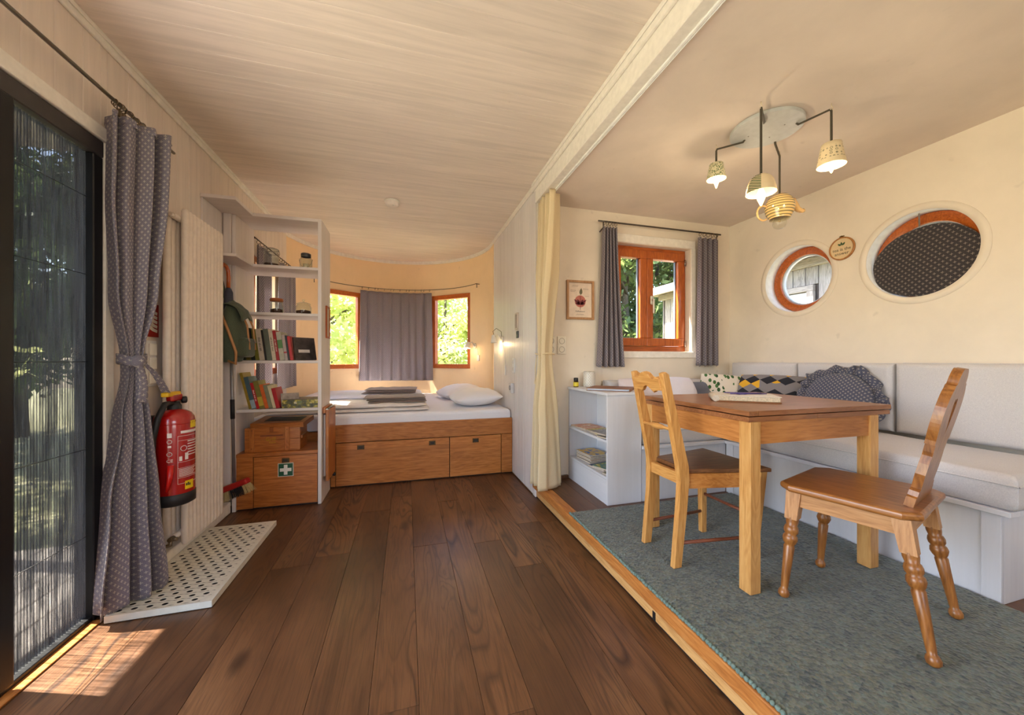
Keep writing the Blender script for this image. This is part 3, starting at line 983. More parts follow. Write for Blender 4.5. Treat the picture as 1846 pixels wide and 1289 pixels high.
# ================================================================ LEFT SIDE: DOOR CURTAIN, RADIATOR, EXTINGUISHER
def tied_curtain(A, B, z_top, z_bot, z_tie, w_tab, shift, nf, amp_tab, clothw, seed=1, nu=150, nv=70, sag=0.0):
    """cloth between plan points A and B; w_tab scales the width along the height t (0 top .. 1 bottom)"""
    A, B = Vector(A), Vector(B); mid = (A + B) / 2; d = (B - A); L = d.length; d.normalize(); nrm = Vector((-d.y, d.x))
    r = random.Random(seed)
    ph = [r.uniform(0, 6.28) for _ in range(4)]
    def fn(u, v_):
        w = lerp_table(w_tab, v_); a = lerp_table(amp_tab, v_)
        s_ = (u - .5) * L * w
        fold = math.sin(2 * PI * nf * u + ph[0] + .5 * math.sin(3 * u + v_ * 1.5)) * a + math.sin(2 * PI * nf * 2.3 * u + ph[1] + v_) * a * .22
        cx, cy = lerp_table(shift[0], v_), lerp_table(shift[1], v_)
        p = mid + d * (s_ + .25 * a * math.cos(2 * PI * nf * u + ph[2])) + nrm * fold
        z = z_top + (z_bot - z_top) * v_ + sag * math.sin(2 * PI * nf * u + ph[3]) * (.004 + .012 * v_)
        return Vector((p.x + cx, p.y + cy, z))
    return MB().grid(fn, nu, nv, uvf=lambda u, v_: (u * clothw, (1 - v_) * (z_top - z_bot)))

rod1 = thing('door_curtain_rod', 'thin steel curtain rod above the fly screen door', 'curtain rod', (-1.25, 1.0, 2.302))
part('rod', MB().tube([(-1.25, -.4, 2.302), (-1.25, 2.50, 2.302)], .008, 10), M_steel, rod1)
part('wall_bracket', MB().tube([(XL + .001, 2.44, 2.30), (-1.25, 2.44, 2.293)], .004, 6).box(XL + .001, XL + .005, 2.425, 2.455, 2.27, 2.33), M_iron, rod1)
dc = thing('door_curtain', 'floor-length blue patterned curtain tied with a knotted band beside the fly screen', 'curtain', (-1.21, 2.15, .05))
cm = tied_curtain((-1.285, 2.045), (-1.155, 2.245), 2.25, .045, 1.14,
                  [(0, 1.0), (.15, .98), (.35, .72), (.50, .26), (.53, .24), (.62, .5), (.8, .85), (1, 1.12)],
                  ([(0, 0), (.5, -.02), (1, -.02)], [(0, .02), (.5, .01), (1, -.02)]), 3.6,
                  [(0, .05), (.35, .045), (.5, .028), (.53, .028), (.7, .05), (1, .075)], 1.05, seed=5, sag=1.0)
part('cloth', cm, M_blue, dc, solid=.002)
part('top_hem', tied_curtain((-1.285, 2.045), (-1.155, 2.245), 2.252, 2.215, 1, [(0, 1.0), (1, 1.0)], ([(0, 0), (1, 0)], [(0, .02), (1, .02)]), 3.6, [(0, .052), (1, .052)], 1.05, seed=5, nv=3), M_blue, dc, solid=.004)
def band_fn(u, v_):
    a = 2 * PI * u
    return Vector((-1.24 + .047 * math.cos(a) + .004 * math.sin(3 * a), 2.155 + .047 * math.sin(a), 1.125 + .045 * v_ + .008 * math.sin(a * 2)))
tb = part('tie_band', MB().grid(band_fn, 28, 4, closed_u=True, uvf=lambda u, v_: (u * .3, v_ * .05)), M_blue, dc, solid=.004)
kn = MB().sphere((-1.195, 2.12, 1.142), .026, 12, 8, (1, 1, 1.15))
part('knot', kn, cross_fabric('blue_cross_object', False, .03), tb)
def tail(p0, p1, w, sw):
    p0, p1 = Vector(p0), Vector(p1)
    side = Vector((.55, .83, 0)) * w
    return MB().grid(lambda u, v_: p0.lerp(p1, v_) + side * (u - .5) * (.6 + .5 * v_) + Vector((sw * math.sin(3 * v_), 0, .004 * math.sin(6 * v_ + 5 * u))), 4, 12, uvf=lambda u, v_: (u * .03, v_ * .2))
part('tie_end', tail((-1.188, 2.135, 1.14), (-1.155, 2.245, .985), .034, .01), M_blue, tb, solid=.003)
part('tie_end', tail((-1.19, 2.115, 1.14), (-1.175, 2.105, .95), .036, .012), M_blue, tb, solid=.003)
rgs = part('ring_cluster', ring(MB(), (-1.25, 2.065, 2.296), .014, .0022, (.3, 1, 0)), M_ring, dc)
for k, yy in enumerate((2.085, 2.10, 2.12, 2.15, 2.20, 2.24)):
    part('curtain_ring', ring(MB(), (-1.25 + .003 * (k % 2), yy, 2.294), .015, .0022, (.2 * (k % 3 - 1), 1, .1)), M_ring, dc)
    part('clip', MB().box(-1.253, -1.247, yy - .006, yy + .006, 2.248, 2.281, .001), M_ring, dc)

# signs and switches on the left wall ------------------------------------------
fs = thing('fire_sign', 'red fire sign with white flames half hidden behind the door curtain', 'sign', (XL, 2.42, 1.36))
part('plate', MB().box(XL + .001, XL + .003, 2.335, 2.515, 1.272, 1.452), flat('sign_red', (150, 28, 20), .4), fs)
for i in range(5):
    z = 1.30 + i * .024
    Mx = basis((XL + .0034, 2.48, z), (0, 1, 0), (0, 0, 1), (1, 0, 0))
    part('flame', MB().prism([(-.05 + .008 * i, .018), (-.02, .004), (.02, -.004), (.022, .012), (-.005, .018), (-.035 + .006 * i, .034)], 0, .0006, Mx), flat('sign_white', (232, 226, 214), .5), fs)
pc = thing('info_card', 'small green and yellow info card behind the door curtain', 'card', (XL, 2.37, 1.2))
part('card', MB().box(XL + .001, XL + .003, 2.33, 2.395, 1.165, 1.262), flat('card_green', (52, 92, 62), .5), pc)
part('card_panel', MB().box(XL + .0031, XL + .0036, 2.336, 2.39, 1.178, 1.238), flat('card_yellow', (206, 190, 120), .5), pc)
sw = thing('switch_panel', 'white triple light switch panel beside the fire extinguisher', 'switch', (XL, 2.445, 1.13))
part('plate', MB().box(XL + .001, XL + .011, 2.400, 2.485, 1.005, 1.252, .005, 2), M_white, sw)
for k in range(3):
    part('rocker', MB().box(XL + .0115, XL + .020, 2.414, 2.472, 1.020 + k * .076, 1.084 + k * .076, .004, 2), flat('switch_white', (238, 234, 226), .3), sw)

# radiator --------------------------------------------------------------------
M_rad = flat('radiator_enamel', (232, 218, 204), .35)
rad = thing('radiator', 'tall white tubular radiator with vertical tubes', 'radiator', (-1.235, 2.7, .1))
for k in range(11):
    yy = 2.515 + k * .0405
    part('front_tube', MB().lathe([(0, .105), (.011, .108), (.0172, .122), (.0172, 1.985), (.011, 1.998), (0, 2.0)], (-1.205, yy, 0), n=14), M_rad, rad)
for k in range(12):
    yy = 2.475 + k * .0405
    part('back_tube', MB().lathe([(0, .135), (.0185, .145), (.0185, 1.955), (0, 1.965)], (-1.268, yy, 0), n=12), M_rad, rad)
part('top_header', MB().tube([(-1.24, 2.465, 1.945), (-1.24, 2.935, 1.945)], .016, 12).tube([(-1.24, 2.445, 1.945), (-1.24, 2.465, 1.945)], .011, 10), M_rad, rad)
part('bottom_header', MB().tube([(-1.24, 2.475, .165), (-1.24, 2.935, .165)], .016, 12), M_rad, rad)
part('valve', MB().tube([(-1.24, 2.475, .165), (-1.24, 2.44, .165)], .012, 10).tube([(-1.24, 2.45, .165), (-1.24, 2.45, .135), (-1.31, 2.42, .125)], .010, 8).tube([(-1.24, 2.452, .165), (-1.21, 2.452, .165)], .011, 10), flat('brass_valve', (128, 112, 92), .35, .8), rad)
part('wall_bracket', MB().box(XL + .001, -1.285, 2.46, 2.49, 1.76, 1.82, .003), M_rad, rad)

# fire extinguisher ---------------------------------------------------------------
EX, EY, EZ = -1.165, 2.335, .40
M_red = flat('extinguisher_red', (158, 14, 12), .22, var=.03, Coat_Weight=.5)
M_blk = flat('black_rubber', (24, 22, 24), .55)
ex = thing('fire_extinguisher', 'red fire extinguisher with black hose hung in front of the radiator', 'fire extinguisher', (EX, EY, EZ))
part('cylinder', MB().lathe([(.084, .05), (.084, .43), (.080, .452), (.068, .472), (.045, .487), (.028, .493), (0, .494)], (EX, EY, EZ), n=40), M_red, ex)
part('shoulder_seam', MB().lathe([(.0845, .418), (.0858, .421), (.0858, .425), (.0845, .428)], (EX, EY, EZ), n=40), M_red, ex)
part('base_cup', MB().lathe([(0, 0), (.07, .001), (.086, .01), (.0865, .062), (.0835, .064)], (EX, EY, EZ), n=40), M_blk, ex)
vh = part('valve_head', MB().lathe([(.030, .492), (.030, .512), (.024, .518), (.02, .53), (0, .531)], (EX, EY, EZ), n=20), M_blk, ex)
part('lever', MB().box(EX - .018, EX + .018, EY - .045, EY + .045, EZ + .532, EZ + .572, .012, 3), M_red, ex)
part('lever_top', MB().box(EX - .016, EX + .016, EY - .085, EY + .03, EZ + .560, EZ + .583, .006, 2), flat('lever_yellow', (226, 178, 16), .4), ex)
part('gauge', MB().lathe([(.016, 0), (.018, .004), (.018, .018), (.015, .021), (0, .021)], (EX + .012, EY + .04, EZ + .535), (.8, .6, 0), n=16), M_blk, ex)
part('hose', MB().tube([(EX, EY - .028, EZ + .525), (EX - .005, EY - .07, EZ + .525), (EX - .015, EY - .105, EZ + .46), (EX - .03, EY - .115, EZ + .36), (EX - .04, EY - .11, EZ + .24), (EX - .045, EY - .10, EZ + .14)], .0135, 10), M_blk, ex)
part('nozzle', MB().tube([(EX + .03, EY - .092, EZ + .22), (EX + .028, EY - .096, EZ + .15), (EX + .015, EY - .098, EZ + .09)], [.014, .012, .007], 10), flat('nozzle_red', (190, 20, 16), .3), ex)
def wrap(mb, r=.0850):   # bend flat lettering (x = arc length, y = height) round the cylinder, facing angle a0
    for v in mb.bm.verts:
        a = v.co.x / .085
        rr = r + v.co.z
        v.co = Vector((EX + rr * math.cos(a), EY + rr * math.sin(a), EZ + v.co.y))
    return mb
M_lab = flat('label_print_white', (220, 206, 200), .4)
A0 = math.atan2(-EY, -EX)                       # towards the camera
k0 = .085 * A0
def rect(x0, x1, y0, y1, n=6):
    mb = MB()
    for i in range(n):
        a, b = x0 + (x1 - x0) * i / n, x0 + (x1 - x0) * (i + 1) / n
        mb.box(a, b, y0, y1, 0, .0004)
    return mb
lab = MB()
def strip(x0, x1, y0, y1):
    t = rect(k0 + x0, k0 + x1, y0, y1); lab.merge(t.bm)
# box outline, headings and rows of small print, pictograms
x0, x1 = .012, .115
strip(x0, x0 + .0014, .115, .36); strip(x0, x1, .115, .1164); strip(x0 + .012, x1, .372, .385); strip(x0, x1, .358, .3595); strip(x0, x1, .335, .3362); strip(x0, x1, .225, .2262); strip(x0, x1, .195, .1962); strip(x0, x1, .145, .1462)
for i in range(7): strip(x0 + .005, x1 - .01 - .008 * (i % 3), .188 - i * .006, .1905 - i * .006)
for i in range(6): strip(x0 + .042, x1 - .004 * (i % 3), .326 - i * .014, .331 - i * .014)
strip(x0 + .006, x0 + .018, .232, .255); strip(x0 + .03, x0 + .045, .235, .27)
strip(-.028, -.010, .355, .378); strip(-.026, -.012, .305, .315)
lab_o = part('label_print', wrap(lab, .0848), M_lab, ex)
for (qx, qy, qr) in ((-.019, .272, .010), (-.019, .335, .009), (x0 + .025, .295, .013)):
    part('pictogram', wrap(ring(MB(), (k0 + qx, qy, .0004), qr, .0016, (0, 0, 1), 16, 4), .0846), M_lab, ex)
part('lettering', wrap(text_mb('CE', .022, TR(k0 - .018, .238, .0002), .0003), .0848), M_lab, ex)
stk = MB(); stk.merge(rect(k0 + .042, k0 + .085, .082, .125).bm)
so = part('inspection_sticker', wrap(stk, .0853), flat('sticker_yellow', (232, 196, 20), .4), ex)
fl = MB(); fl.merge(rect(k0 + .046, k0 + .052, .100, .112).bm); fl.merge(rect(k0 + .054, k0 + .060, .100, .116).bm); fl.merge(rect(k0 + .062, k0 + .068, .098, .110).bm)
part('sticker_mark', wrap(fl, .0858), M_blk, so)
st2 = MB(); st2.merge(rect(k0 + .068, k0 + .110, .395, .432).bm)
part('seal_sticker', wrap(st2, .0853), flat('sticker_yellow', (232, 196, 20), .4), ex)
part('wall_bracket', MB().box(XL + .001, EX - .082, EY - .02, EY + .02, EZ + .28, EZ + .46, .003), M_blk, ex)

# perforated metal tread on the floor ------------------------------------------------
mt = thing('perforated_tread', 'white perforated metal sheet lying on the floor below the radiator', 'floor panel', (-1.07, 2.47, 0))
px0, px1, py0, py1, pz = -1.262, -.868, 2.025, 2.905, .034
pm = MB()
pitch, rowp = .0565, .0398
rows = int((py1 - py0 - .02) / rowp)
ya0 = py0 + .01
def flatq(xa, xb, ya, yb):
    if xb - xa < 1e-5: return
    pm.bm.faces.new([pm.bm.verts.new(p) for p in ((xa, ya, pz), (xb, ya, pz), (xb, yb, pz), (xa, yb, pz))])
flatq(px0, px1, py0, ya0); flatq(px0, px1, ya0 + rows * rowp, py1)
for r_ in range(rows):
    ya, yb = ya0 + r_ * rowp, ya0 + (r_ + 1) * rowp
    xs_ = px0 + .004 + (pitch / 2 if r_ % 2 else 0)
    cnt = int((px1 - .004 - xs_) / pitch)
    flatq(px0, xs_, ya, yb); flatq(xs_ + cnt * pitch, px1, ya, yb)
    for c_ in range(cnt):
        xa, xb = xs_ + c_ * pitch, xs_ + (c_ + 1) * pitch
        cx_, cy_ = (xa + xb) / 2, (ya + yb) / 2
        N = 12
        o_, i_, j_ = [], [], []
        for k in range(N):
            a = 2 * PI * k / N
            c, s_ = math.cos(a), math.sin(a)
            sc_ = 1 / max(abs(c) / (pitch / 2), abs(s_) / (rowp / 2)) if True else 1
            qx, qy = c * sc_, s_ * sc_
            o_.append(pm.bm.verts.new((cx_ + qx, cy_ + qy, pz)))
            i_.append(pm.bm.verts.new((cx_ + .0125 * c, cy_ + .0098 * s_, pz)))
            j_.append(pm.bm.verts.new((cx_ + .0125 * c, cy_ + .0098 * s_, pz - .0012)))
        for k in range(N):
            k2 = (k + 1) % N
            pm.bm.faces.new([o_[k], o_[k2], i_[k2], i_[k]]); pm.bm.faces.new([i_[k], i_[k2], j_[k2], j_[k]])
M_perf = flat('white_powder_coat', (226, 222, 208), .4)
part('perforated_sheet', pm, M_perf, mt)
part('folded_edge', MB().box(px0, px1, py0 - .0015, py0, .004, pz - .0002).box(px1, px1 + .0015, py0, py1, .004, pz - .0002).box(px0, px1, py1, py1 + .0015, .004, pz - .0002), M_perf, mt)
part('dark_underlay', MB().box(px0 + .001, px1 - .001, py0 + .001, py1 - .001, .0012, .026), M_blk, mt)  # black slab added so the holes above read as shaded
# ================================================================ SHELF UNIT AND WHAT IS ON IT
SY0, SY1 = 3.240, 3.588
M_shelf = whitewash('white_shelf_board', (226, 216, 212), 'x', .3, .5)
M_shelf_z = whitewash('white_shelf_board', (226, 216, 212), 'z', .3, .5)
su = thing('shelf_unit', 'tall white open shelf unit dividing the bed from the hallway', 'shelf', (-.95, 3.4, 0))
part('side_panel', MB().box(-.678, -.652, SY0, SY1, .001, 2.266, .002), M_shelf_z, su)
part('side_panel', MB().box(-1.262, -1.236, SY0, SY1, .001, 2.240, .002), M_shelf_z, su)
part('shelf_board', MB().box(-1.262, -.6785, SY0, SY1, 2.241, 2.266, .002), M_shelf, su)
for z in (1.879, 1.513, 1.142, .768):
    part('shelf_board', MB().box(-1.2355, -.6785, SY0 + .004, SY1, z - .022, z, .002), M_shelf, su)
# narrow return against the wall
part('return_shelf', MB().box(XL + .002, -1.124, 2.945, SY0 - .0005, 2.241, 2.266, .002), M_shelf, su)
part('return_shelf', MB().box(XL + .002, -1.124, 2.955, SY0 - .0005, 1.857, 1.879, .002), M_shelf, su)
part('return_back', MB().box(XL + .001, XL + .012, 2.955, SY0 - .0005, .10, 1.8565, .001).box(XL + .001, XL + .012, 2.955, SY0 - .0005, 1.8795, 2.2405, .001), M_shelf_z, su)
part('return_side', MB().box(-1.31, -1.2625, SY0 - .018, SY0 + .001, .10, 1.8565, .002).box(-1.31, -1.2625, SY0 - .018, SY0 + .001, 1.8795, 2.2405, .002), M_shelf_z, su)

# low cabinet ---------------------------------------------------------------------
M_lar_x = wood('oiled_larch_cabinet', (134, 72, 26), (180, 106, 46), (204, 134, 70), 'x', rough=.38, knots=.15, coat=.12)
M_lar_z = wood('oiled_larch_cabinet', (134, 72, 26), (180, 106, 46), (204, 134, 70), 'z', rough=.38, knots=.15, coat=.12)
M_lar_y = wood('oiled_larch_cabinet', (134, 72, 26), (180, 106, 46), (204, 134, 70), 'y', rough=.38, knots=.15, coat=.12)
M_brz = flat('bronze_pull', (104, 84, 58), .38, .9)
def recessed_pull(cx, cz, y, parent, w=.052, h=.036):
    p = part('flush_pull', MB().box(cx - w / 2, cx + w / 2, y - .003, y - .0005, cz - h / 2, cz + h / 2, .002), M_brz, parent)
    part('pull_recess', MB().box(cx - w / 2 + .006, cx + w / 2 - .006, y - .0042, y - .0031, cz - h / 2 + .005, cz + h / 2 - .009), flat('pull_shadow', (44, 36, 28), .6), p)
    part('pull_ring', MB().tube([(cx - w / 2 + .008, y - .006, cz + h / 2 - .008), (cx - w / 2 + .012, y - .0075, cz - h / 2 + .008), (cx + w / 2 - .012, y - .0075, cz - h / 2 + .008), (cx + w / 2 - .008, y - .006, cz + h / 2 - .008)], .0024, 6), M_brz, p)
    return p
def glued_boards(mb_name, x0, x1, y0, y1, z0, z1, n, mat, parent, seed):
    """edge-glued panel: visible staves"""
    r = random.Random(seed); hs = [r.uniform(.7, 1.3) for _ in range(n)]; s_ = sum(hs); z = z0
    for h in hs:
        zz = z + h / s_ * (z1 - z0)
        part(mb_name, MB().box(x0, x1, y0, y1, z, zz), mat, parent)
        z = zz
cb = thing('low_cabinet', 'low larch cabinet with first aid sign at the foot of the shelf unit', 'cabinet', (-.96, 3.4, 0))
part('carcass', MB().box(-1.234, -.680, 3.262, 3.586, .012, .405), M_lar_x, cb)
part('top_board', MB().box(-1.235, -.679, 3.238, 3.587, .406, .433, .002), M_lar_x, cb)
part('filler_panel', MB().box(-1.234, -1.126, 3.243, 3.2615, .014, .405, .001), M_lar_x, cb)
dr = part('cabinet_door', MB().box(-1.120, -.683, 3.246, 3.2615, .018, .402, .001), M_lar_x, cb)
glued_boards('door_stave', -1.1195, -.6835, 3.2445, 3.2459, .0185, .4015, 5, M_lar_x, dr, 4)
recessed_pull(-.905, .365, 3.2445, dr)
part('plinth', MB().box(-1.23, -.682, 3.27, 3.30, .001, .0118), M_blk, cb)
fa = thing('first_aid_sign', 'green first aid sign with a white cross on the cabinet door', 'sign', (-.905, 3.243, .292))
part('border', MB().box(-.958, -.850, 3.2418, 3.2442, .240, .345), flat('sign_border', (214, 208, 196), .4), fa)
part('green_field', MB().box(-.953, -.855, 3.2410, 3.2417, .245, .340), flat('first_aid_green', (18, 84, 54), .4), fa)
part('white_cross', MB().box(-.944, -.864, 3.2402, 3.2409, .280, .305).box(-.9165, -.8915, 3.2400, 3.2409, .254, .331), flat('cross_white', (235, 232, 226), .4), fa)

# wooden crate with loose lid ----------------------------------------------------------
cr = thing('wooden_crate', 'small wooden crate with a raised lid on the low cabinet', 'crate', (-1.0, 3.40, .4332))
cy0, cy1, cz0, cz1 = 3.285, 3.50, .4335, .618
part('front_board', MB().box(-1.195, -.815, cy0, cy0 + .012, cz0, cz0 + .092, .001).box(-1.195, -.815, cy0, cy0 + .012, cz0 + .093, cz1, .001), M_lar_x, cr)
part('back_board', MB().box(-1.195, -.815, cy1 - .012, cy1, cz0, cz1, .001), M_lar_x, cr)
part('end_board', MB().box(-1.195, -1.183, cy0 + .0125, cy1 - .0125, cz0, cz1, .001), M_lar_y, cr)
part('end_board', MB().box(-.827, -.815, cy0 + .0125, cy1 - .0125, cz0, cz1, .001), M_lar_y, cr)
part('bottom', MB().box(-1.183, -.827, cy0 + .0125, cy1 - .0125, cz0, cz0 + .01), M_lar_x, cr)
for xx in (-1.145, -.905):
    bt = part('batten', MB().box(xx - .016, xx + .016, cy0 - .009, cy0 - .0005, cz0, cz1 + .004, .002), M_lar_z, cr)
    for zz in (.46, .60): part('nail', MB().sphere((xx, cy0 - .009, zz), .003, 6, 4), M_blk, bt)
part('latch_tab', MB().box(-1.025, -.997, cy0 - .010, cy0 - .0005, cz1 - .035, cz1 + .006, .004), flat('leather_tab', (150, 84, 34), .6), cr)
part('end_cleat', MB().box(-.8145, -.803, cy0 + .02, cy1 - .02, .52, .545, .002), M_lar_y, cr)
ld = part('lid', MB().box(-.19, .19, -.12, .12, 0, .011, .001).box(-.19, .19, -.12, -.108, -.026, -.0005).box(-.19, .19, .108, .12, -.026, -.0005).box(.178, .19, -.1075, .1075, -.026, -.0005).box(-.19, -.178, -.1075, .1075, -.026, -.0005).xf(TR(-.965, 3.405, .652) @ RZ(-.10) @ RX(.10)), M_lar_x, cr)
part('lid_recess', MB().box(-.12, .15, -.06, .085, .0112, .0118).xf(TR(-.965, 3.405, .652) @ RZ(-.10) @ RX(.10)), M_blk, ld)
part('stamp_lettering', text_mb('Grill', .040, basis((-1.02, cy0 - .0004, .527), (1, 0, 0), (0, 0, 1), (0, -1, 0)), .0003), flat('yellow_stamp', (188, 150, 24), .6), cr)
part('stamp_lettering', text_mb('Kiste', .022, basis((-1.008, cy0 - .0004, .502), (1, 0, 0), (0, 0, 1), (0, -1, 0)), .0003), flat('yellow_stamp', (188, 150, 24), .6), cr)
part('faded_stamp', MB().box(-1.09, -.935, cy0 - .0008, cy0 - .0002, .549, .561), flat('faded_stamp_ink', (128, 72, 44), .7), cr)

# folding leaf on the side of the unit --------------------------------------------------
fl = thing('folding_leaf', 'hinged larch drop leaf folded down against the shelf side beside the bed', 'table leaf', (-.62, 3.45, .15))
part('leaf_panel', MB().box(-.628, -.606, 3.275, 3.575, .168, .742, .003), M_lar_z, fl)
part('mounting_rail', MB().box(-.6515, -.629, 3.275, 3.575, .715, .764, .003), M_lar_y, fl)
part('leg_board', MB().box(-.648, -.634, 3.30, 3.55, .20, .70, .002), M_shelf_z, fl)
part('piano_hinge', MB().tube([(-.619, 3.276, .749), (-.619, 3.574, .749)], .006, 8).box(-.6285, -.606, 3.277, 3.33, .7425, .746), M_steel, fl)
dsn = thing('door_stop', 'black rubber ball stop below the folded drop leaf', 'door stop', (-.622, 3.56, .14))
part('ball', MB().sphere((-.618, 3.572, .137), .017, 14, 10), M_blk, dsn)
part('stem', MB().tube([(-.618, 3.572, .137), (-.6185, 3.594, .137)], .006, 8), M_steel, dsn)

# small wooden picture frame on the side panel
pf = thing('tiny_frame', 'tiny wooden picture frame on the side of the shelf unit', 'picture frame', (-.651, 3.4, 1.46))
part('frame_border', MB().box(-.6515, -.640, 3.392, 3.53, 1.330, 1.345).box(-.6515, -.640, 3.392, 3.53, 1.585, 1.600).box(-.6515, -.640, 3.392, 3.406, 1.345, 1.585).box(-.6515, -.640, 3.516, 3.53, 1.345, 1.585), M_frame_z, pf)
part('print', MB().box(-.6512, -.647, 3.406, 3.516, 1.345, 1.585), flat('grey_print', (196, 180, 160), .6), pf)

# jars --------------------------------------------------------------------------------
M_jar = glass('jar_glass', (.84, .88, .87), .04, 1.5)
M_beans = plaster('coffee_beans', (84, 48, 26), .8, .5, .8, 60)
def jar(nm, label, x, y, z, r, h, lidkind, fill):
    t = thing(nm, label, 'jar', (x, y, z + .0005))
    part('glass_body', MB().lathe([(0, .001), (r * .94, .001), (r, .01), (r, h * .72), (r * .93, h * .86), (r * .86, h * .9), (r * .88, h)], (x, y, z), n=28), M_jar, t)
    if fill: part('contents', MB().lathe([(0, .004), (r * .9, .004), (r * .94, .012), (r * .94, fill), (r * .5, fill + .006), (0, fill + .002)], (x, y, z), n=24), M_beans, t)
    if lidkind == 'clip':
        part('lid', MB().lathe([(r * .9, h), (r * .95, h + .004), (r * .9, h + .018), (r * .5, h + .026), (0, h + .027)], (x, y, z), n=28), M_jar, t)
        w = MB(); ring(w, (x, y, z + h * .88), r * .92, .0018, (0, 0, 1), 24); ring(w, (x, y, z + h + .014), r * .93, .0018, (0, 0, 1), 24)
        w.tube([(x - r * .95, y, z + h * .86), (x - r * 1.15, y - .004, z + h * .95), (x - r * 1.0, y, z + h + .02)], .0022, 6)
        w.tube([(x + r * .95, y, z + h * .7), (x + r * 1.08, y, z + h * .86), (x + r * .95, y, z + h + .012)], .0022, 6)
        part('wire_clip', w, M_steel, t)
    elif lidkind == 'cork':
        part('lid', MB().lathe([(0, h * .98), (r * .98, h * .98), (r * 1.0, h + .004), (r * 1.0, h + .018), (r * .95, h + .021), (0, h + .021)], (x, y, z), n=28), flat('wood_lid', (166, 92, 44), .5), t)
    elif lidkind == 'stopper':
        part('lid', MB().lathe([(r * .95, h), (r * .85, h + .008), (r * .4, h + .017), (.006, h + .022), (.006, h + .028), (.011, h + .034), (.006, h + .042), (0, h + .043)], (x, y, z), n=28), M_jar, t)
    elif lidkind == 'lantern':
        part('lid', MB().lathe([(r * .80, h), (r * .82, h + .006), (r * .82, h + .026), (r * .7, h + .03), (0, h + .03)], (x, y, z), n=24), flat('zinc_lid', (96, 98, 96), .4, .8), t)
        n_ = 14
        part('handle', MB().tube([(x - r * 1.06 * math.cos(PI * k / n_), y - .03 * math.sin(PI * k / n_), z + h * .86 - .075 * math.sin(PI * k / n_)) for k in range(n_ + 1)], .0018, 6), M_steel, t)
        part('candle', MB().lathe([(0, .003), (.022, .003), (.022, .05), (0, .052)], (x, y, z), n=16), flat('wax', (236, 216, 170), .5), t)
    return t
jar('clip_jar', 'wide glass clip-top jar with brown grounds on the upper shelf', -1.032, 3.34, 1.879, .054, .128, 'clip', .028)
jar('lantern_jar', 'glass lantern jar with wire handle and zinc lid on the upper shelf', -.79, 3.36, 1.879, .045, .105, 'lantern', 0)
jar('corked_jar', 'straight glass jar with wooden lid and coffee beans', -.995, 3.34, 1.513, .046, .10, 'cork', .034)
jar('stopper_jar', 'glass jar with knobbed glass stopper and dark seeds', -.808, 3.36, 1.513, .056, .085, 'stopper', .032)

# books ------------------------------------------------------------------------------------
M_page = flat('book_pages', (232, 226, 206), .8, var=.08, vscale=200)
BK = 0
def book(x, w, h, d, tilt, z, y0, col, label, group, title=None, tcol=(235, 225, 205), rough=.45, band=None):
    """x = left edge of the spine at its foot; spine faces the room"""
    global BK; BK += 1
    t = thing('book', label, 'book', (x, y0, z + w * math.sin(tilt) * 0 + .0006), 0, group)
    t.rotation_euler = (0, -tilt, 0)
    cm_ = flat('cover_%d_%d_%d' % col, col, rough, var=.1, vscale=40)
    part('cover', MB().box(0, .0018, 0, d, 0, h).box(w - .0018, w, 0, d, 0, h).box(.0018, w - .0018, 0, .0018, 0, h), cm_, t, local=True)
    part('page_block', MB().box(.0022, w - .0022, .0022, d - .004, .003, h - .003), M_page, t, local=True)
    if title:      # illegible spine lettering: a row of tiny strokes
        r_ = random.Random(BK); lt = MB(); zz = h * .30
        while zz < h * .72:
            hh = r_.uniform(.004, .007)
            lt.box(w * .28, w * r_.uniform(.55, .72), -.0008, -.0001, zz, zz + hh * .6)
            zz += hh + (.006 if r_.random() < .12 else .001)
        part('spine_lettering', lt, flat('title_%d_%d_%d' % tcol, tcol, .5), t, local=True, kind='stuff')
    if band:
        part('spine_band', MB().box(.0002, w - .0002, -.0006, -.0001, h * band[0], h * band[1]), flat('band_%d_%d_%d' % band[2], band[2], .5), t, local=True)
    return t
G1 = 'leaning books on the middle shelf'
up = [  # width, height, colour, title, label
    (.020, .250, (44, 52, 40), None, 'dark green book half hidden behind the backpack'),
    (.030, .252, (104, 92, 34), None, 'tall olive brown book leaning beside the backpack'),
    (.026, .246, (30, 34, 30), None, 'black-green book right of the olive brown book'),
    (.025, .240, (120, 112, 36), None, 'mustard green book on the middle shelf'),
    (.034, .243, (196, 178, 160), True, 'thick beige book with dark spine lettering'),
    (.012, .236, (40, 34, 30), None, 'thin black book between beige and grey-green books'),
    (.033, .244, (96, 102, 88), None, 'broad grey-green book on the middle shelf'),
    (.026, .242, (206, 192, 168), True, 'pale cream book with upright spine lettering'),
    (.021, .232, (160, 26, 26), True, 'red book between cream and green-banded books'),
    (.033, .222, (178, 170, 152), None, 'grey book with a green band on its spine'),
    (.020, .200, (176, 158, 152), None, 'small pinkish grey book with red dot'),
    (.012, .196, (34, 34, 38), None, 'thin dark book next to the bright red book'),
    (.020, .190, (182, 24, 22), None, 'bright red book near the right end of the middle shelf'),
]
x = -1.196
for w, h, c, ti, lb in up:
    book(x, w, h, .165, math.radians(7.5), 1.142, 3.262, c, lb, G1, ti, (70, 60, 54) if sum(c) > 400 else (230, 220, 200), band=(.42, .72, (86, 128, 70)) if 'green band' in lb else ((.28, .34, (170, 40, 40)) if 'red dot' in lb else None))
    x += w + .0022
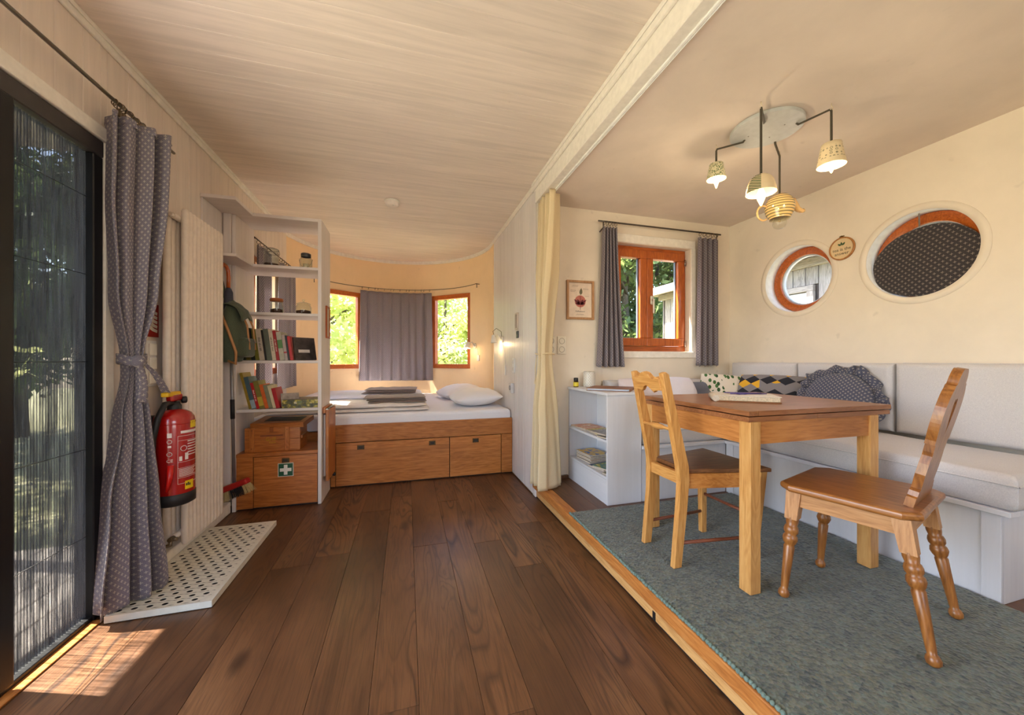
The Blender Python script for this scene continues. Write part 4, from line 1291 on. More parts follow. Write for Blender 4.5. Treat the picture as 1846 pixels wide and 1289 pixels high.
# the last one leans with its printed cover in view
t = thing('book', 'dark book with photo cover leaning at the right end of the middle shelf', 'book', (x + .004, 3.275, 1.1426), math.radians(-48), G1)
part('cover', MB().box(0, .002, 0, .17, 0, .185).box(.014, .016, 0, .17, 0, .185).box(.002, .014, 0, .002, 0, .185).xf(RY(math.radians(-12))), flat('cover_dark_photo', (62, 54, 52), .4, var=.5, vscale=25), t, local=True)
part('page_block', MB().box(.0022, .0138, .0025, .167, .003, .182).xf(RY(math.radians(-12))), M_page, t, local=True)
part('cover_picture', MB().box(.0161, .0165, .03, .12, .06, .085).xf(RY(math.radians(-12))), flat('cover_white_dish', (214, 204, 196), .4), t, local=True)

G2 = 'leaning books on the lower shelf'
lo = [
    (.018, .285, (142, 118, 34), None, 'tall ochre book leaning at the left end of the lower shelf'),
    (.030, .250, (66, 92, 104), None, 'teal blue book leaning on the ochre book'),
    (.020, .205, (178, 30, 36), True, 'red book with white lettering on the lower shelf'),
    (.034, .218, (126, 118, 52), None, 'green and yellow garden book on the lower shelf'),
    (.024, .190, (204, 96, 34), None, 'orange book on the lower shelf'),
    (.026, .186, (128, 130, 104), None, 'grey-green book right of the orange book'),
    (.020, .182, (206, 192, 156), None, 'cream paperback on the lower shelf'),
    (.026, .160, (170, 18, 24), None, 'small red book at the right end of the leaning row'),
]
x = -1.158
for w, h, c, ti, lb in lo:
    book(x, w, h, .155, math.radians(13), .768, 3.262, c, lb, G2, ti, (240, 235, 228), band=(.02, .28, (150, 170, 180)) if 'teal' in lb else ((.1, .42, (186, 164, 60)) if 'garden' in lb else None))
    x += w / math.cos(math.radians(13)) + .001
t = thing('postcard_booklet', 'thin illustrated booklet standing at an angle beside the small red book', 'booklet', (x + .006, 3.272, .7686), math.radians(-58))
part('cover', MB().box(0, .004, 0, .13, 0, .115).xf(RY(math.radians(-14))), flat('booklet_grey', (150, 136, 126), .5, var=.35, vscale=30), t, local=True)
part('cover_picture', MB().box(.0041, .0046, .01, .12, .01, .055).xf(RY(math.radians(-14))), flat('booklet_green', (92, 92, 40), .5, var=.5, vscale=60), t, local=True)
# flat puzzle box with garden picture
mp = NT('garden_photo_print')
v = mp.coords()
vo = mp.n('ShaderNodeTexVoronoi'); vo.inputs['Scale'].default_value = 55; mp.l(v, vo.inputs['Vector'])
mp.base(mp.ramp(mp.noise(v, 22, 4, .7), [(.3, srgb(34, 30, 20)), (.48, srgb(86, 84, 36)), (.58, srgb(190, 170, 50)), (.64, srgb(214, 206, 190)), (.72, srgb(60, 74, 40))]))
mp.set(Roughness=.4)
gb = thing('garden_photo_box', 'flat box with garden photo sides lying on the lower shelf', 'box', (-.80, 3.36, .768))
part('box_base', MB().box(-.935, -.684, 3.264, 3.50, .7685, .800, .001), mp.mat, gb)
part('box_lid', MB().box(-.9365, -.6825, 3.2625, 3.5015, .8003, .832, .001), mp.mat, gb)
part('box_top', MB().box(-.934, -.685, 3.265, 3.499, .8322, .8332), flat('box_top_brown', (120, 104, 92), .5), gb)
part('pot_picture', MB().box(-.825, -.800, 3.2612, 3.2624, .790, .800).box(-.832, -.794, 3.2612, 3.2624, .803, .822), flat('flower_pot_picture', (104, 112, 70), .5), gb)

# hooks, umbrella, backpack, broom on the return ------------------------------------------------
M_hook = flat('porcelain_hook_plate', (222, 214, 208), .3)
def hook_plate(label, y, z):
    t = thing('wall_hook', label, 'hook', (XL + .013, y, z))
    part('plate', MB().lathe([(0, .0), (.030, .001), (.034, .006), (.026, .010), (.018, .011), (0, .012)], (XL + .0125, y, z), (1, 0, 0), 24), M_hook, t)
    part('painted_centre', MB().lathe([(.017, .0112), (.012, .014), (0, .016)], (XL + .0125, y, z), (1, 0, 0), 20), flat('hook_blue', (92, 108, 134), .35), t)
    part('prong', MB().tube([(XL + .026, y, z), (XL + .06, y, z - .006), (XL + .072, y, z + .016)], .006, 8), M_iron, t)
    return t
hook_plate('round white porcelain hook with blue centre right of the umbrella', 3.17, 1.66)
hook_plate('round porcelain hook behind the umbrella handle', 3.06, 1.80)
um = thing('umbrella', 'folded dark blue umbrella with orange-brown crook handle beside the radiator', 'umbrella', (-1.235, 2.985, 1.2))
cpts = [(-1.262, 2.955, 1.76), (-1.262, 2.962, 1.80), (-1.258, 2.985, 1.825), (-1.252, 3.010, 1.815), (-1.246, 3.022, 1.785), (-1.242, 3.020, 1.74), (-1.238, 3.008, 1.66)]
cpts = [(x_ + .012, y_ + .088, z_) for x_, y_, z_ in cpts]
part('crook_handle', MB().tube(cpts, .0125, 10), flat('lacquered_crook', (176, 78, 22), .25, Coat_Weight=.6), um)
um_pts = [(-1.238, 3.008, 1.66), (-1.236, 3.006, 1.63), (-1.235, 3.0, 1.45), (-1.235, 2.995, 1.3), (-1.236, 2.99, 1.16)]
um_pts = [(x_ + .012, y_ + .088, z_) for x_, y_, z_ in um_pts]
part('folded_canopy', MB().tube(um_pts, [.015, .026, .034, .026, .010], 12), fabric('umbrella_cloth', (70, 70, 82)), um)
part('strap', MB().tube([(-1.190, 3.09, 1.50), (-1.186, 3.08, 1.42), (-1.193, 3.09, 1.34)], .006, 6), fabric('umbrella_strap', (84, 100, 138)), um)
bp = thing('backpack', 'small dark green canvas backpack hanging from a wall hook', 'backpack', (-1.175, 3.12, 1.15))
M_canvas = fabric('green_canvas', (84, 92, 72), (66, 74, 56), weave=260)
M_leather = flat('tan_leather', (176, 126, 78), .5)
bb = MB()
def bpfn(u, v_):
    a = 2 * PI * u; t_ = v_
    z = 1.135 + .43 * t_
    rx_ = .085 * (math.sin(PI * (.12 + .86 * t_)) ** .5) * (1.05 - .25 * t_)
    ry_ = .118 * (math.sin(PI * (.12 + .86 * t_)) ** .45) * (1.02 - .22 * t_)
    k = 1 + .07 * noise.noise(Vector((math.cos(a) * 1.5, math.sin(a) * 1.5, t_ * 5))) + .05 * noise.noise(Vector((math.cos(a) * 4, math.sin(a) * 4, t_ * 11)))
    return Vector((-1.195 + rx_ * k * math.cos(a), 3.085 + ry_ * k * math.sin(a), z + .012 * noise.noise(Vector((a, t_ * 4, 3)))))
bb.grid(bpfn, 32, 22, closed_u=True)
part('bag_body', bb, M_canvas, bp)
fb = MB()
def ffn(u, v_):
    s_ = (u - .5) * 2
    th = -.5 + 2.0 * v_
    return Vector((-1.195 + .10 * math.sin(th) * (1 - .12 * s_ * s_) + .008 * noise.noise(Vector((u * 3, v_ * 5, 8))), 3.085 + s_ * (.104 - .014 * v_), 1.43 + .125 * math.cos(th) - .02 * s_ * s_ + .012 * noise.noise(Vector((u * 4, v_ * 4, 1)))))
fb.grid(ffn, 16, 14)
part('flap', fb, M_canvas, bp, solid=.006)
part('front_pocket', MB().box(-.05, .05, -.075, .075, -.07, .07, .025, 3).xf(TR(-1.125, 3.085, 1.235)), M_canvas, bp)
for yy in (3.035, 3.135):
    st = part('leather_strap', MB().tube([(-1.115, yy, 1.46), (-1.088, yy, 1.39), (-1.082, yy + .006, 1.30), (-1.072, yy, 1.22)], .0065, 6), M_leather, bp)
    part('buckle', ring(MB(), (-1.074, yy, 1.285), .013, .0025, (1, 0, .2), 10), M_steel, st)
part('shoulder_strap', MB().tube([(-1.25, 3.02, 1.50), (-1.18, 2.965, 1.36), (-1.13, 2.965, 1.20), (-1.14, 2.99, 1.12), (-1.19, 3.0, 1.14)], .009, 6), M_leather, bp)
part('top_loop', MB().tube([(-1.225, 3.07, 1.545), (-1.255, 3.085, 1.62), (-1.262, 3.10, 1.685), (-1.25, 3.115, 1.62), (-1.225, 3.11, 1.545)], .007, 6), M_canvas, bp)
bkl = thing('cord_loop_strap', 'thin black cord loop hanging from the porcelain hook', 'cord', (-1.26, 3.11, 1.5))
part('cord_loop', MB().tube([(-1.262, 3.10, 1.712), (-1.252, 3.125, 1.60), (-1.25, 3.13, 1.50)], .005, 6), M_blk, bkl)
br = thing('broom', 'long-handled broom with red head and pale bristles by the cabinet', 'broom', (-1.21, 3.06, .2))
part('handle', MB().tube([(-1.235, 3.15, 1.50), (-1.195, 3.105, .262)], .011, 10), flat('grey_handle', (134, 128, 128), .35, .4), br)
part('handle_grip', MB().tube([(-1.2143, 3.1268, .86), (-1.2098, 3.1217, .72)], .014, 10), M_blk, br)
_ax = Vector((.88, -.22, .36)).normalized(); _up = (Vector((0, 0, 1)) - _ax * _ax.z).normalized()
Mb = basis((-1.185, 3.10, .222), _ax.cross(_up), _ax, _up)
part('head_block', MB().box(-.028, .028, -.105, .105, 0, .042, .012, 2).xf(Mb), flat('broom_red', (168, 26, 22), .4), br)
def bristles(y0, y1, m, seed):
    r = random.Random(seed); mb = MB()
    n_ = int((y1 - y0) * 1400)
    for i in range(n_):
        x_, y_ = r.uniform(-.024, .024), r.uniform(y0, y1)
        ex_, ey_ = x_ * 1.6 + r.gauss(0, .004), y_ * 1.12 + r.gauss(0, .003)
        L_ = r.uniform(.055, .066)
        mb.tube([(x_, y_, .001), (ex_, ey_, -L_)], [.0016, .0009], 3, caps=False)
    return part('bristle_tuft', mb.xf(Mb), m, br, kind='stuff')
M_bris = flat('pale_bristle', (206, 184, 130), .8)
bristles(-.10, -.035, M_bris, 1); bristles(-.035, .06, flat('black_bristle', (26, 24, 24), .7), 2); bristles(.06, .10, M_bris, 3)
hb = thing('hand_brush_clip', 'black broom clip on the shelf side panel', 'clip', (-1.236, 3.18, .72))
part('clip_body', MB().box(XL + .0125, -1.29, 3.07, 3.11, .74, .86, .006, 2), M_blk, hb)
# ================================================================ SLEEPING END
bed = thing('bed', 'built-in larch bed with two large drawers across the wagon end', 'bed', (.2, 3.62, 0))
BY = 3.598
M_bed_x = wood('oiled_larch_bed', (138, 78, 30), (180, 112, 52), (202, 138, 76), 'x', rough=.36, knots=.12, coat=.15, scale=.8)
part('front_rail', MB().box(-.650, 1.030, BY, BY + .026, .402, .560, .003), M_bed_x, bed)
part('side_filler', MB().box(.918, 1.030, BY, BY + .024, .012, .399, .002), M_bed_x, bed)
part('side_filler', MB().box(-.650, -.612, BY, BY + .024, .012, .399, .002), M_bed_x, bed)
part('plinth', MB().box(-.650, 1.028, BY + .03, BY + .05, .001, .40), M_blk, bed)
part('bed_base', MB().box(XL + .005, 1.025, BY + .051, 4.6, .30, .50), M_bed_x, bed)
for i, (xa, xb, pulls) in enumerate(((-.607, .397, (-.40, .236)), (.404, .912, (.655,)))):
    d = part('drawer_front', MB().box(xa, xb, BY + .0055, BY + .026, .014, .396, .001), M_bed_x, bed)
    glued_boards('drawer_stave', xa + .0005, xb - .0005, BY + .001, BY + .0054, .0145, .3955, 5, M_bed_x, d, 20 + i)
    for cx in pulls: recessed_pull(cx, .352, BY + .001, d, .062, .042)

M_sheet = fabric('white_cotton_sheet', (236, 234, 238), (226, 224, 230), weave=500, bump=.1)
M_linen = fabric('white_duvet_linen', (234, 226, 220), (222, 212, 206), weave=400, bump=.15)
# mattress follows the round end
mm = MB()
out = [(XL + .03, 3.635), (1.018, 3.635)]
aa0 = .02
pts = [(1.018, 4.55)] + [(CX + (CR - .03) * math.cos(a), CY + (CR - .03) * math.sin(a)) for a in [aa0 + (PI - .10 - aa0) * i / 30 for i in range(31)]] + [(XL + .03, 4.9)]
poly = out + [p for p in pts if p[0] > XL + .028] 
mm.prism(poly, .502, .645, b=.03, seg=3)
mo = thing('mattress', 'white sheeted mattress filling the round wagon end', 'mattress', (0, 4.4, .5))
part('fitted_sheet', mm, M_sheet, mo)

def folded_duvet(label, x0, x1, y0, y1, z0, t, seed, skew=0.0):
    th = thing('folded_duvet', label, 'duvet', ((x0 + x1) / 2, (y0 + y1) / 2, z0))
    cx, cy = (x0 + x1) / 2, (y0 + y1) / 2
    for k in range(2):
        zz = z0 + .001 + k * t / 2
        mb = MB(); off = Vector((seed * 3.1, k * 7.7, 0))
        w, h = (x1 - x0) * (1 - .03 * k), (y1 - y0) * (1 - .04 * k)
        for sg in (1, -1):
            def fn(u, v_, sg=sg):
                a, b = math.sin((u - .5) * PI), math.sin((v_ - .5) * PI)
                kk = (max(0, 1 - abs(a) ** 12) * max(0, 1 - abs(b) ** 12)) ** .5
                n_ = noise.noise(Vector((a * w * 2.2, b * h * 6, sg)) + off) * .012 + noise.noise(Vector((a * w * 6, b * h * 12, sg)) + off) * .005
                return Vector((cx + a * w / 2 + skew * b * .1 + .01 * noise.noise(Vector((b * 4, k, seed))), cy + b * h / 2 + .012 * noise.noise(Vector((a * 5, k, seed + 2))), zz + t / 4 + sg * (t / 4) * kk + (n_ * kk if sg > 0 else 0)))
            mb.grid(fn, 30, 16)
        part('duvet_fold', mb, M_linen if seed == 1 else M_sheet, th)
    return th
folded_duvet('cream folded duvet along the front edge of the bed', -1.22, .215, 3.72, 4.30, .6455, .075, 1)
folded_duvet('white folded duvet at the back of the bed', -1.15, .21, 4.42, 5.35, .6455, .095, 2)

M_towel = fabric('taupe_towel', (150, 132, 122), (128, 110, 102), weave=240, bump=.5)
def towels(label, x0, x1, y0, y1, z, rz, seed):
    th = thing('folded_towel', label, 'towel', ((x0 + x1) / 2, (y0 + y1) / 2, z), rz, 'taupe towels on the bed')
    w, h = x1 - x0, y1 - y0
    r = random.Random(seed)
    for k in range(3):
        mb = MB(); ww = w * r.uniform(.9, 1.0); hh = h * r.uniform(.88, 1.0); dx = r.uniform(-.02, .02)
        def fn_(sg):
            def fn(u, v_):
                a, b = math.sin((u - .5) * PI), math.sin((v_ - .5) * PI)
                kk = (max(0, 1 - abs(a) ** 10) * max(0, 1 - abs(b) ** 10)) ** .5
                n_ = noise.noise(Vector((a * 5 + seed, b * 4, k))) * .008
                return Vector((dx + a * ww / 2, b * hh / 2 + .02 * noise.noise(Vector((a * 3, k, seed))), .001 + k * .019 + .0095 + sg * .0095 * kk + (n_ * kk if k == 2 and sg > 0 else 0)))
            return fn
        for sg in (1, -1): mb.grid(fn_(sg), 18, 12)
        part('towel_layer', mb, M_towel, th, local=True)
towels('taupe folded towels on the cream front duvet', -.40, .21, 3.80, 4.16, .722, .02, 1)
towels('taupe folded towels on the white back duvet', -.48, .13, 4.55, 5.00, .742, -.05, 2)

def bed_pillow(label, c, w, h, t, rz, tilt, seed):
    th = thing('bed_pillow', label, 'pillow', c, 0, 'bed pillows')
    part('pillow_case', pillow_mb(w, h, t, TR(*c) @ RZ(rz) @ RY(tilt), 2.2, 26, .02, seed), M_sheet, th)
bed_pillow('front white pillow puffed up by the bed edge beside the beadboard wall', (.735, 4.08, .735), .52, .56, .19, .06, -.06, 3)
bed_pillow('back white pillow lying against the round wall', (.66, 4.82, .735), .50, .56, .19, .20, -.1, 8)

# curved rod and curtains ---------------------------------------------------------------
crod = thing('curved_curtain_rod', 'thin curved steel rod following the round bedroom wall', 'curtain rod', (CX, CY + 1.1, 2.18))
ra, rb = ang(.915, 4.96), ang(-1.19, 5.22)
RR = CR - .055
part('rod', MB().tube([(*arc(ra + (rb - ra) * i / 40, RR), 2.182) for i in range(41)], .0045, 6), M_iron, crod)
for a in (ra + .01, rb - .01):
    part('wall_bracket', MB().tube([(*arc(a, RR), 2.182), (*arc(a, CR - .001), 2.182)], .005, 6).tube([(*arc(a, RR + .012), 2.182), (*arc(a, RR + .012), 2.13)], .005, 6), M_iron, crod)
def arc_curtain(name, label, a0, a1, r, z0, z1, nf, amp, seed, drop=0.0, nu=140, nv=30):
    rr_ = random.Random(seed); ph = [rr_.uniform(0, 6) for _ in range(4)]
    mx_, my_ = arc((a0 + a1) / 2, r)
    t = thing(name, label, 'curtain', (mx_, my_, z0))
    L = abs(a1 - a0) * r * 1.5
    def fn(u, v_):
        a = a0 + (a1 - a0) * (u + .006 * math.sin(2 * PI * nf * u + ph[2]))
        k = .55 + .45 * v_
        f = amp * k * (math.sin(2 * PI * nf * u + ph[0] + .7 * math.sin(5 * u)) + .35 * math.sin(2 * PI * nf * 1.7 * u + ph[1]))
        x_, y_ = arc(a + (u - .5) * .035 * v_, r + f)
        return Vector((x_, y_, z1 + (z0 - z1) * v_ + drop * v_ * math.sin(3 * u + ph[3])))
    part('cloth', MB().grid(fn, nu, nv, uvf=lambda u, v_: (u * L, (1 - v_) * (z1 - z0))), M_blue_s, t, solid=.002)
    return t
ca0, ca1 = ang(.345, 5.56), ang(-.625, 5.615)
mc = arc_curtain('bedroom_curtain', 'blue patterned curtain hanging across the middle of the round bedroom wall', ca0, ca1, CR - .062, .845, 2.135, 9, .020, 3, .008)
for k in range(14):
    a = ca0 + (ca1 - ca0) * (k + .5 + .25 * math.sin(k * 2.1)) / 14
    x_, y_ = arc(a, RR)
    part('curtain_ring', ring(MB(), (x_, y_, 2.172), .016, .0022, (-math.sin(a), math.cos(a), .2)), M_ring, mc)

# curtains of the left window, seen between the shelves
lrod = thing('side_window_rod', 'short steel curtain rod seen through the shelf unit', 'curtain rod', (-1.26, 4.3, 2.2))
part('rod', MB().tube([(-1.262, 3.66, 2.205), (-1.262, 4.93, 2.205)], .005, 6), M_iron, lrod)
part('wall_bracket', MB().tube([(XL + .001, 3.70, 2.205), (-1.262, 3.70, 2.205)], .004, 6), M_iron, lrod)
def wall_curtain(label, y0, y1, z0, z1, nf, amp, seed, x=-1.262):
    rr_ = random.Random(seed); ph = [rr_.uniform(0, 6) for _ in range(4)]
    t = thing('side_window_curtain', label, 'curtain', (x, (y0 + y1) / 2, z0))
    L = (y1 - y0) * 1.6
    def fn(u, v_):
        f = amp * (.6 + .4 * v_) * (math.sin(2 * PI * nf * u + ph[0]) + .3 * math.sin(2 * PI * nf * 1.9 * u + ph[1]))
        return Vector((x + f, y0 + (y1 - y0) * (u + (u - .5) * .06 * v_), z1 + (z0 - z1) * v_))
    part('cloth', MB().grid(fn, 70, 22, uvf=lambda u, v_: (u * L, (1 - v_) * (z1 - z0))), M_blue_s, t, solid=.002)
    n_ = int((y1 - y0) / .07)
    for k in range(n_):
        yy = y0 + (y1 - y0) * (k + .5) / n_
        part('curtain_ring', ring(MB(), (x, yy, 2.19), .016, .0022, (.2, 1, 0)), M_ring, t)
wall_curtain('narrow blue curtain at the near side of the window behind the shelves', 3.72, 4.06, .80, 2.165, 3, .022, 4)
wall_curtain('wider blue curtain at the far side of the window behind the shelves', 4.34, 4.90, .84, 2.165, 4, .022, 5)

# reading lamps -------------------------------------------------------------------------
M_lampw = flat('white_lamp_metal', (236, 230, 220), .35)
M_bulb = emit('warm_bulb', (255, 214, 150), 14.0)
def reading_lamp(label, base, nrm, head, aim_d, energy):
    base, nrm, head, aim_d = Vector(base), Vector(nrm).normalized(), Vector(head), Vector(aim_d).normalized()
    t = thing('reading_lamp', label, 'lamp', base)
    part('wall_rose', MB().lathe([(0, 0), (.035, .0), (.036, .012), (.030, .018), (0, .019)], base + nrm * .0008, nrm, 20), M_lampw, t)
    mid = base + nrm * .05 + Vector((0, 0, .05))
    part('arm', MB().tube([base + nrm * .018, mid, head - aim_d * .02 + Vector((0, 0, .012))], .007, 8), M_lampw, t)
    part('lamp_head', MB().lathe([(0, -.055), (.020, -.050), (.026, -.030), (.038, .020), (.044, .035), (.041, .034), (.034, .018), (.020, -.03)], head, aim_d, 24), M_lampw, t)
    part('bulb', MB().sphere(head + aim_d * .008, .020, 12, 8), M_bulb, t)
    lp = add_light('reading_lamp_light', 'POINT', head + aim_d * .05, energy, (1.0, .70, .38), shadow_soft_size=.02)
    lp.parent = t; lp.location = head + aim_d * .05 - base
    return t
bA = Vector((*arc(ang(.862, 5.06), CR), 1.34)); nA = Vector((CX - bA.x, CY - bA.y, 0))
lampA = reading_lamp('small white reading lamp glowing beside the right bedroom window', bA, nA, bA + nA.normalized() * .07 + Vector((-.05, -.02, .0)), (-.15, -.1, -1), 1.8)
lampB = reading_lamp('white clamp reading lamp on the beadboard wall over the pillows', (XP, 3.98, 1.375), (-1, 0, 0), (XP - .085, 4.06, 1.375), (.12, .1, -1), 1.8)
part('wire_loop', MB().tube([(XP - .085, 4.06, 1.42), (XP - .09, 4.10, 1.47), (XP - .06, 4.05, 1.50), (XP - .02, 3.99, 1.46), (XP - .018, 3.98, 1.39)], .003, 6), M_iron, lampB)

# sockets and little things on the beadboard wall -----------------------------------------
def box_socket(nm, label, cat, y, z, w, h, d, mat):
    t = thing(nm, label, cat, (XP, y, z))
    part('housing', MB().box(XP - d, XP - .0006, y - w / 2, y + w / 2, z - h / 2, z + h / 2, .006, 2), mat, t)
    return t
s1 = box_socket('wall_socket', 'white double wall socket below the clamp lamp', 'socket', 3.54, 1.09, .075, .15, .012, M_white)
for zz in (1.055, 1.125): part('socket_insert', MB().lathe([(.020, .0005), (.018, .003), (.016, -.004), (0, -.004)], (XP - .0121, 3.54, zz), (-1, 0, 0), 18), flat('socket_grey', (206, 202, 198), .4), s1)
s2 = box_socket('plug_adapter', 'grey plug-in adapter low on the beadboard wall', 'adapter', 3.575, .862, .085, .10, .035, flat('adapter_grey', (206, 204, 206), .35))
part('plug_face', MB().lathe([(.024, 0), (.024, .004), (.019, .004), (.018, -.004), (0, -.004)], (XP - .035, 3.575, .865), (-1, 0, 0), 18), flat('adapter_dark', (120, 118, 122), .4), s2)
s3 = box_socket('cord_switch', 'slim white cord switch hanging under the clamp lamp', 'switch', 3.86, 1.03, .018, .10, .014, M_white)
part('cord', MB().tube([(XP - .006, 3.86, 1.08), (XP - .006, 3.90, 1.2), (XP - .01, 3.98, 1.34)], .0025, 5), M_white, s3)
s4 = thing('wall_socket', 'small white socket under the round wall reading lamp', 'socket', (.90, 4.99, 1.17))
Ms = basis((*arc(ang(.90, 4.99), CR - .0008), 1.17), (math.sin(ang(.9, 4.99)), -math.cos(ang(.9, 4.99)), 0), (0, 0, 1), (-math.cos(ang(.9, 4.99)), -math.sin(ang(.9, 4.99)), 0))
part('housing', MB().box(-.03, .03, -.04, .04, 0, .012, .003).xf(Ms), M_white, s4)
part('cord', MB().tube([(-.0, .04, .006), (-.01, .09, .006), (-.03, .14, .008)], .0025, 5).xf(Ms), M_white, s4)
pf2 = thing('small_wall_frame', 'small upright frame with dark inset on the beadboard wall', 'picture frame', (XP, 3.42, 1.52))
part('frame_border', MB().box(XP - .018, XP - .0006, 3.385, 3.398, 1.438, 1.60).box(XP - .018, XP - .0006, 3.442, 3.455, 1.438, 1.60).box(XP - .018, XP - .0006, 3.398, 3.442, 1.438, 1.452).box(XP - .018, XP - .0006, 3.398, 3.442, 1.586, 1.60), flat('pale_frame', (206, 192, 176), .5), pf2)
part('dark_inset', MB().box(XP - .010, XP - .0006, 3.398, 3.442, 1.452, 1.586), flat('inset_brown', (120, 100, 92), .5), pf2)
pf3 = thing('room_thermostat', 'small dark display under the upright frame', 'thermostat', (XP, 3.41, 1.40))
part('display', MB().box(XP - .012, XP - .0006, 3.382, 3.438, 1.355, 1.425, .003), flat('display_dark', (70, 74, 86), .3), pf3)
part('bezel', MB().box(XP - .0135, XP - .0122, 3.39, 3.43, 1.392, 1.418), flat('display_lcd', (104, 112, 124), .2), pf3)

# smoke detector
sd_ = thing('smoke_detector', 'round white smoke detector on the boarded ceiling', 'smoke detector', (-.13, 3.60, ZC))
part('base_ring', MB().lathe([(0, 0), (.068, 0), (.068, -.010), (.060, -.012)], (-.13, 3.60, ZC - .0006), n=32), M_trim, sd_)
part('cover', MB().lathe([(.062, -.012), (.060, -.032), (.05, -.042), (.02, -.045), (0, -.045)], (-.13, 3.60, ZC - .0006), n=32), flat('detector_white', (236, 224, 214), .4), sd_)
part('test_button', MB().lathe([(.011, -.0452), (.011, -.048), (0, -.048)], (-.115, 3.575, ZC - .0006), n=12), M_trim, sd_)
# ================================================================ DINING BAY
# rug -------------------------------------------------------------------------------------
RZ0, RZ1 = ZP + .0008, ZP + .015
mr = NT('felted_wool_rug')
v = mr.coords(rnd=False)
vo = mr.n('ShaderNodeTexVoronoi'); vo.inputs['Scale'].default_value = 85
mr.l(v, vo.inputs['Vector'])
n1 = mr.noise(v, 34, 4, .75); n2 = mr.noise(v, 5, 3, .6)
c1 = mr.ramp(n1, [(.32, srgb(26, 34, 38)), (.43, srgb(60, 74, 70)), (.52, srgb(104, 106, 82)), (.60, srgb(118, 130, 120)), (.68, srgb(32, 46, 56))])
sepc = mr.n('ShaderNodeSeparateColor'); mr.l(vo.outputs['Color'], sepc.inputs[0])
c2 = mr.ramp(sepc.outputs[0], [(.1, srgb(34, 46, 50)), (.4, srgb(74, 86, 78)), (.65, srgb(122, 120, 92)), (.9, srgb(108, 130, 124))])
cc = mr.mix(.5, c1, c2)
cc = mr.mix(mr.math('MULTIPLY', n2, .45), cc, srgb(70, 82, 82))
mr.base(cc); mr.set(Roughness=1.0); mr.p.inputs['Sheen Weight'].default_value = .3
mr.bump(vo.outputs['Distance'], .9, .006)
rugt = thing('rug', 'thick felted blue-green wool rug on the bay platform', 'rug', (1.7, .9, ZP))
RX0, RX1, RY0, RY1 = 1.036, 2.366, -1.2, 2.235
def rugfn(u, w):
    x_, y_ = RX0 + (RX1 - RX0) * u, RY0 + (RY1 - RY0) * w
    ed = min(u, 1 - u, (1 - w) * 2.5, w * 2.5) * (RX1 - RX0)
    e = min(1, ed / .012)
    return Vector((x_ + .004 * noise.noise(Vector((y_ * 9, 0, 0))) * (1 - u), y_, RZ0 + (RZ1 - RZ0) * (.35 + .65 * math.sqrt(e)) + .0028 * noise.noise(Vector((x_ * 75, y_ * 75, 0)))))
part('pile', MB().grid(rugfn, 170, 400), mr.mat, rugt, kind='stuff')
eb = MB(); r = random.Random(5)
yy = RY0
while yy < RY1:
    w_ = r.uniform(.013, .019)
    eb.sphere((RX0 - .001 + r.uniform(-.002, .002), yy, RZ0 + .0085), .0085, 6, 5, (1, w_ / .015, .9))
    yy += w_ * .95
part('stitched_edge', eb, fabric('teal_edge_yarn', (120, 140, 130), (80, 106, 100), weave=160), rugt, kind='stuff')
part('backing', MB().box(RX0 + .004, RX1, RY0, RY1, RZ0 - .0004, RZ0 + .003), M_blk, rugt)

# corner bench ------------------------------------------------------------------------------
M_bench = whitewash('white_bench_panel', (216, 217, 224), 'z', .18, .5)
M_bench_y = whitewash('white_bench_panel', (217, 218, 225), 'y', .18, .5)
M_bench_x = whitewash('white_bench_panel', (217, 218, 225), 'x', .18, .5)
bn = thing('corner_bench', 'white built-in corner bench under the round windows', 'bench', (2.6, 1.7, ZP))
part('front_panel', MB().box(2.372, 2.390, .912, 2.285, ZP + .0006, .505, .001), M_bench, bn)
part('post', MB().box(2.366, 2.3715, .912, .968, ZP + .0006, .505, .001), M_bench, bn)
part('panel_strip', MB().box(2.366, 2.3715, 2.215, 2.262, ZP + .0006, .505, .001), M_bench, bn)
part('end_panel', MB().box(2.3905, XR - .002, .912, .930, ZP + .0006, .505, .001), M_bench, bn)
part('seat_lip', MB().box(2.348, 2.42, .880, 2.30, .506, .528, .002), M_bench_y, bn)
part('seat_board', MB().box(2.4205, XR - .002, .880, YB - .002, .506, .528, .002), M_bench_y, bn)
part('rear_front_panel', MB().box(1.622, 2.371, 2.288, 2.304, ZP + .0006, .505, .001), M_bench, bn)
part('rear_seat_lip', MB().box(1.622, 2.3475, 2.272, YB - .002, .506, .528, .002), M_bench_x, bn)

